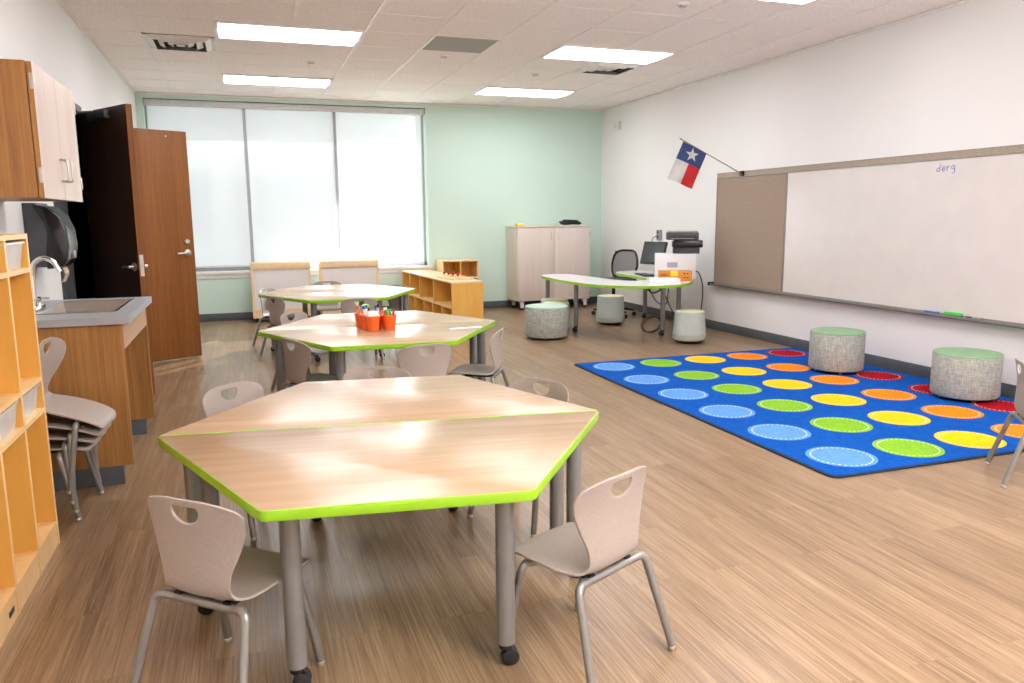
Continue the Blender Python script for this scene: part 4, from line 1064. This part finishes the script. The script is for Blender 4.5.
o = tag(MB().tube(catmull(pts, 3), .009, 6).build('cable_heap', M['rubber']), 'tangled heap of black cable on top of the cream cabinet', 'cable'); o.location = (4.62, 10.72, H1); o.scale = (1.15, 1.2, 1.25)

def cubby(name, label, x0, x1, y0, y1, H, face, cells, parent_cat='bookcase'):
    """open bookcase; face '-x' or '-y' is the open side, cells = list of rows (z0, z1, divider positions)"""
    t = thing(name, label, parent_cat, (x0, y0, 0)); X, Y = x1 - x0, y1 - y0; p = .02
    MB().box(0, X, 0, Y, H - p, H, bev=.002).build('top_board', M['maple_top'], t)
    MB().box(0.002, X - .002, 0.002, Y - .002, .04, .06).build('bottom_board', M['maple_edge'], t, smooth=False)
    if face == '-x':
        MB().box(0, X, 0, p, 0, H - p).build('side_panel', M['maple'], t, smooth=False); MB().box(0, X, Y - p, Y, 0, H - p).build('side_panel', M['maple'], t, smooth=False)
        MB().box(X - .010, X, p, Y - p, 0, H - p).build('back_panel', M['maple_back'], t, smooth=False); MB().box(.01, .03, p, Y - p, 0, .04).build('kick_board', M['maple_edge'], t, smooth=False)
    else:
        MB().box(0, p, 0, Y, 0, H - p).build('side_panel', M['maple_edge'], t, smooth=False); MB().box(X - p, X, 0, Y, 0, H - p).build('side_panel', M['maple_edge'], t, smooth=False)
        MB().box(p, X - p, Y - .01, Y, 0, H - p).build('back_panel', M['maple_back'], t, smooth=False); MB().box(p, X - p, .01, .03, 0, .04).build('kick_board', M['maple_edge'], t, smooth=False)
    for r_, (z0, z1, divs) in enumerate(cells):
        if r_ > 0:
            if face == '-x': MB().box(0.001, X - .01, p, Y - p, z0 - p, z0).build('shelf_board', M['maple_edge'], t, smooth=False)
            else: MB().box(p, X - p, 0.001, Y - .01, z0 - p, z0).build('shelf_board', M['maple_edge'], t, smooth=False)
        for d in divs:
            if face == '-x': MB().box(0.001, X - .01, d - y0 - p / 2, d - y0 + p / 2, z0, z1).build('divider', M['maple'], t, smooth=False)
            else: MB().box(d - x0 - p / 2, d - x0 + p / 2, .001, Y - .01, z0, z1).build('divider', M['maple'], t, smooth=False)
    return t
cubby('low_bookcase', 'low maple bookcase with open cubbies beside the window table', 2.262, 2.652, 8.72, 10.98, .605, '-x', [(.06, .285, (9.14, 9.53, 9.92, 10.38, 10.68)), (.305, .585, (9.475, 10.09, 10.60))]).rotation_euler = (0, 0, R(3.4))
cubby('corner_bookcase', 'small maple bookcase standing behind the low one at the mint wall', 2.64, 3.17, 10.66, 11.02, .745, '-y', [(.06, .25, (2.905,)), (.27, .485, (2.905,)), (.505, .725, (2.905,))])
t = thing('wooden_puzzle', 'wooden tray puzzle with small red knobs on the low bookcase', 'toy', (2.44, 9.25, .605), R(8))
MB().box(-.13, .13, -.28, .28, 0, .022, bev=.003).build('tray', M['maple_top'], t)
for k in range(7):
    MB().lathe([(.032, 0), (.034, .012), (.030, .018)], c=(-.05 + .1 * (k % 2), -.22 + .073 * k, .0225), n=12).build('piece', M['maple_edge'], t)
    MB().lathe([(.006, .0), (.014, .014), (.010, .026), (.002, .028)], c=(-.05 + .1 * (k % 2), -.22 + .073 * k, .04), n=10).build('knob', M['c_re'] if k % 2 == 0 else M['penred'], t)

def board(x0, x1, y, label, rz):
    t = thing('display_board', label, 'board', ((x0 + x1) / 2, y, 0), R(rz), 'maple framed boards under the window'); h = (x1 - x0) / 2; H = .785
    f = MB(); f.mat(M['maple_top']).box(-h, h, 0, .26, H - .09, H, bev=.003); f.build('top_rail', None, t)
    for s in (-1, 1): MB().box(min(s * h, s * (h - .03)), max(s * h, s * (h - .03)), 0, .26, .06, H - .09).build('side_post', M['maple_top'], t, smooth=False)
    MB().box(-h + .03, h - .03, .01, .25, .06, .17).build('bottom_rail', M['maple_top'], t, smooth=False)
    MB().box(-h + .03, h - .03, .012, .24, .17, H - .09).build('white_panel', M['easelw'], t, smooth=False)
    for s in (-1, 1):
        for yy in (.05, .21):
            MB().lathe([(0, -.014), (.022, -.014), (.028, -.008), (.028, .008), (.022, .014), (0, .014)], n=16, cap=False, T=Matrix.Translation((s * (h - .06), yy, .0285)) @ Matrix.Rotation(PI / 2, 4, 'X')).box(s * (h - .06) - .02, s * (h - .06) + .02, yy - .02, yy + .02, .05, .06).build('caster', M['rubber'], t)
board(.075, .83, 10.62, 'maple framed white board under the window, nearer the brown door', 0)
board(.955, 1.735, 10.62, 'maple framed white board under the window, nearer the bookcase', 0)

# ------------------------------------------------------------------ light, world, camera
wd = bpy.data.worlds.new('sky'); sc.world = wd; wd.use_nodes = True
bg = wd.node_tree.nodes['Background']; bg.inputs['Color'].default_value = (0.92, 0.96, 1.0, 1); bg.inputs['Strength'].default_value = 6.0
sun = bpy.data.lights.new('sun', 'SUN'); sun.energy = 36; sun.angle = R(.6); sun.color = (1, .96, .88)
so = bpy.data.objects.new('sun', sun); C.objects.link(so)
so.rotation_euler = Vector((-1.9, -2.3, -1.17)).to_track_quat('-Z', 'Y').to_euler()

def fill_lamp(name, loc, aim, sx, sy, power, col=(1, .96, .92)):      # added soft fill lamp, turned up to brighten the ceiling
    l = bpy.data.lights.new(name, 'AREA'); l.shape = 'RECTANGLE'; l.size = sx; l.size_y = sy; l.energy = power; l.color = col
    o = bpy.data.objects.new(name, l); C.objects.link(o); l.spread = R(105); o.location = loc; o.rotation_euler = Vector(aim).to_track_quat('-Z', 'Y').to_euler()
fill_lamp('ceiling_fill', (2.2, -1.3, 1.3), (.10, .50, .86), 1.6, .8, 450, (1, .98, .96))
cam = bpy.data.cameras.new('camera'); co = bpy.data.objects.new('camera', cam); C.objects.link(co)
f, yaw, pitch, roll = 774.71, .3311, .1597, -.0088
fw = Vector((math.sin(yaw) * math.cos(pitch), math.cos(yaw) * math.cos(pitch), -math.sin(pitch)))
r_ = Vector((math.cos(yaw), -math.sin(yaw), 0)); u_ = r_.cross(fw)
r2 = r_ * math.cos(roll) + u_ * math.sin(roll); u2 = u_ * math.cos(roll) - r_ * math.sin(roll)
Mx = Matrix(((r2.x, u2.x, -fw.x, 0), (r2.y, u2.y, -fw.y, 0), (r2.z, u2.z, -fw.z, 1.349), (0, 0, 0, 1)))
co.matrix_world = Mx
cam.sensor_width = 36; cam.lens = f / 1024 * 36; cam.clip_start = .05; cam.clip_end = 100
sc.camera = co
sc.view_settings.view_transform = 'Standard'; sc.view_settings.exposure = 0.03; sc.view_settings.gamma = 1.0
sc.view_settings.use_white_balance = True; sc.view_settings.white_balance_temperature = 6150; sc.view_settings.white_balance_tint = 11
sc.cycles.max_bounces = 10; sc.cycles.diffuse_bounces = 6; sc.cycles.transparent_max_bounces = 12
sc.cycles.use_denoising = True; sc.cycles.sample_clamp_indirect = 6
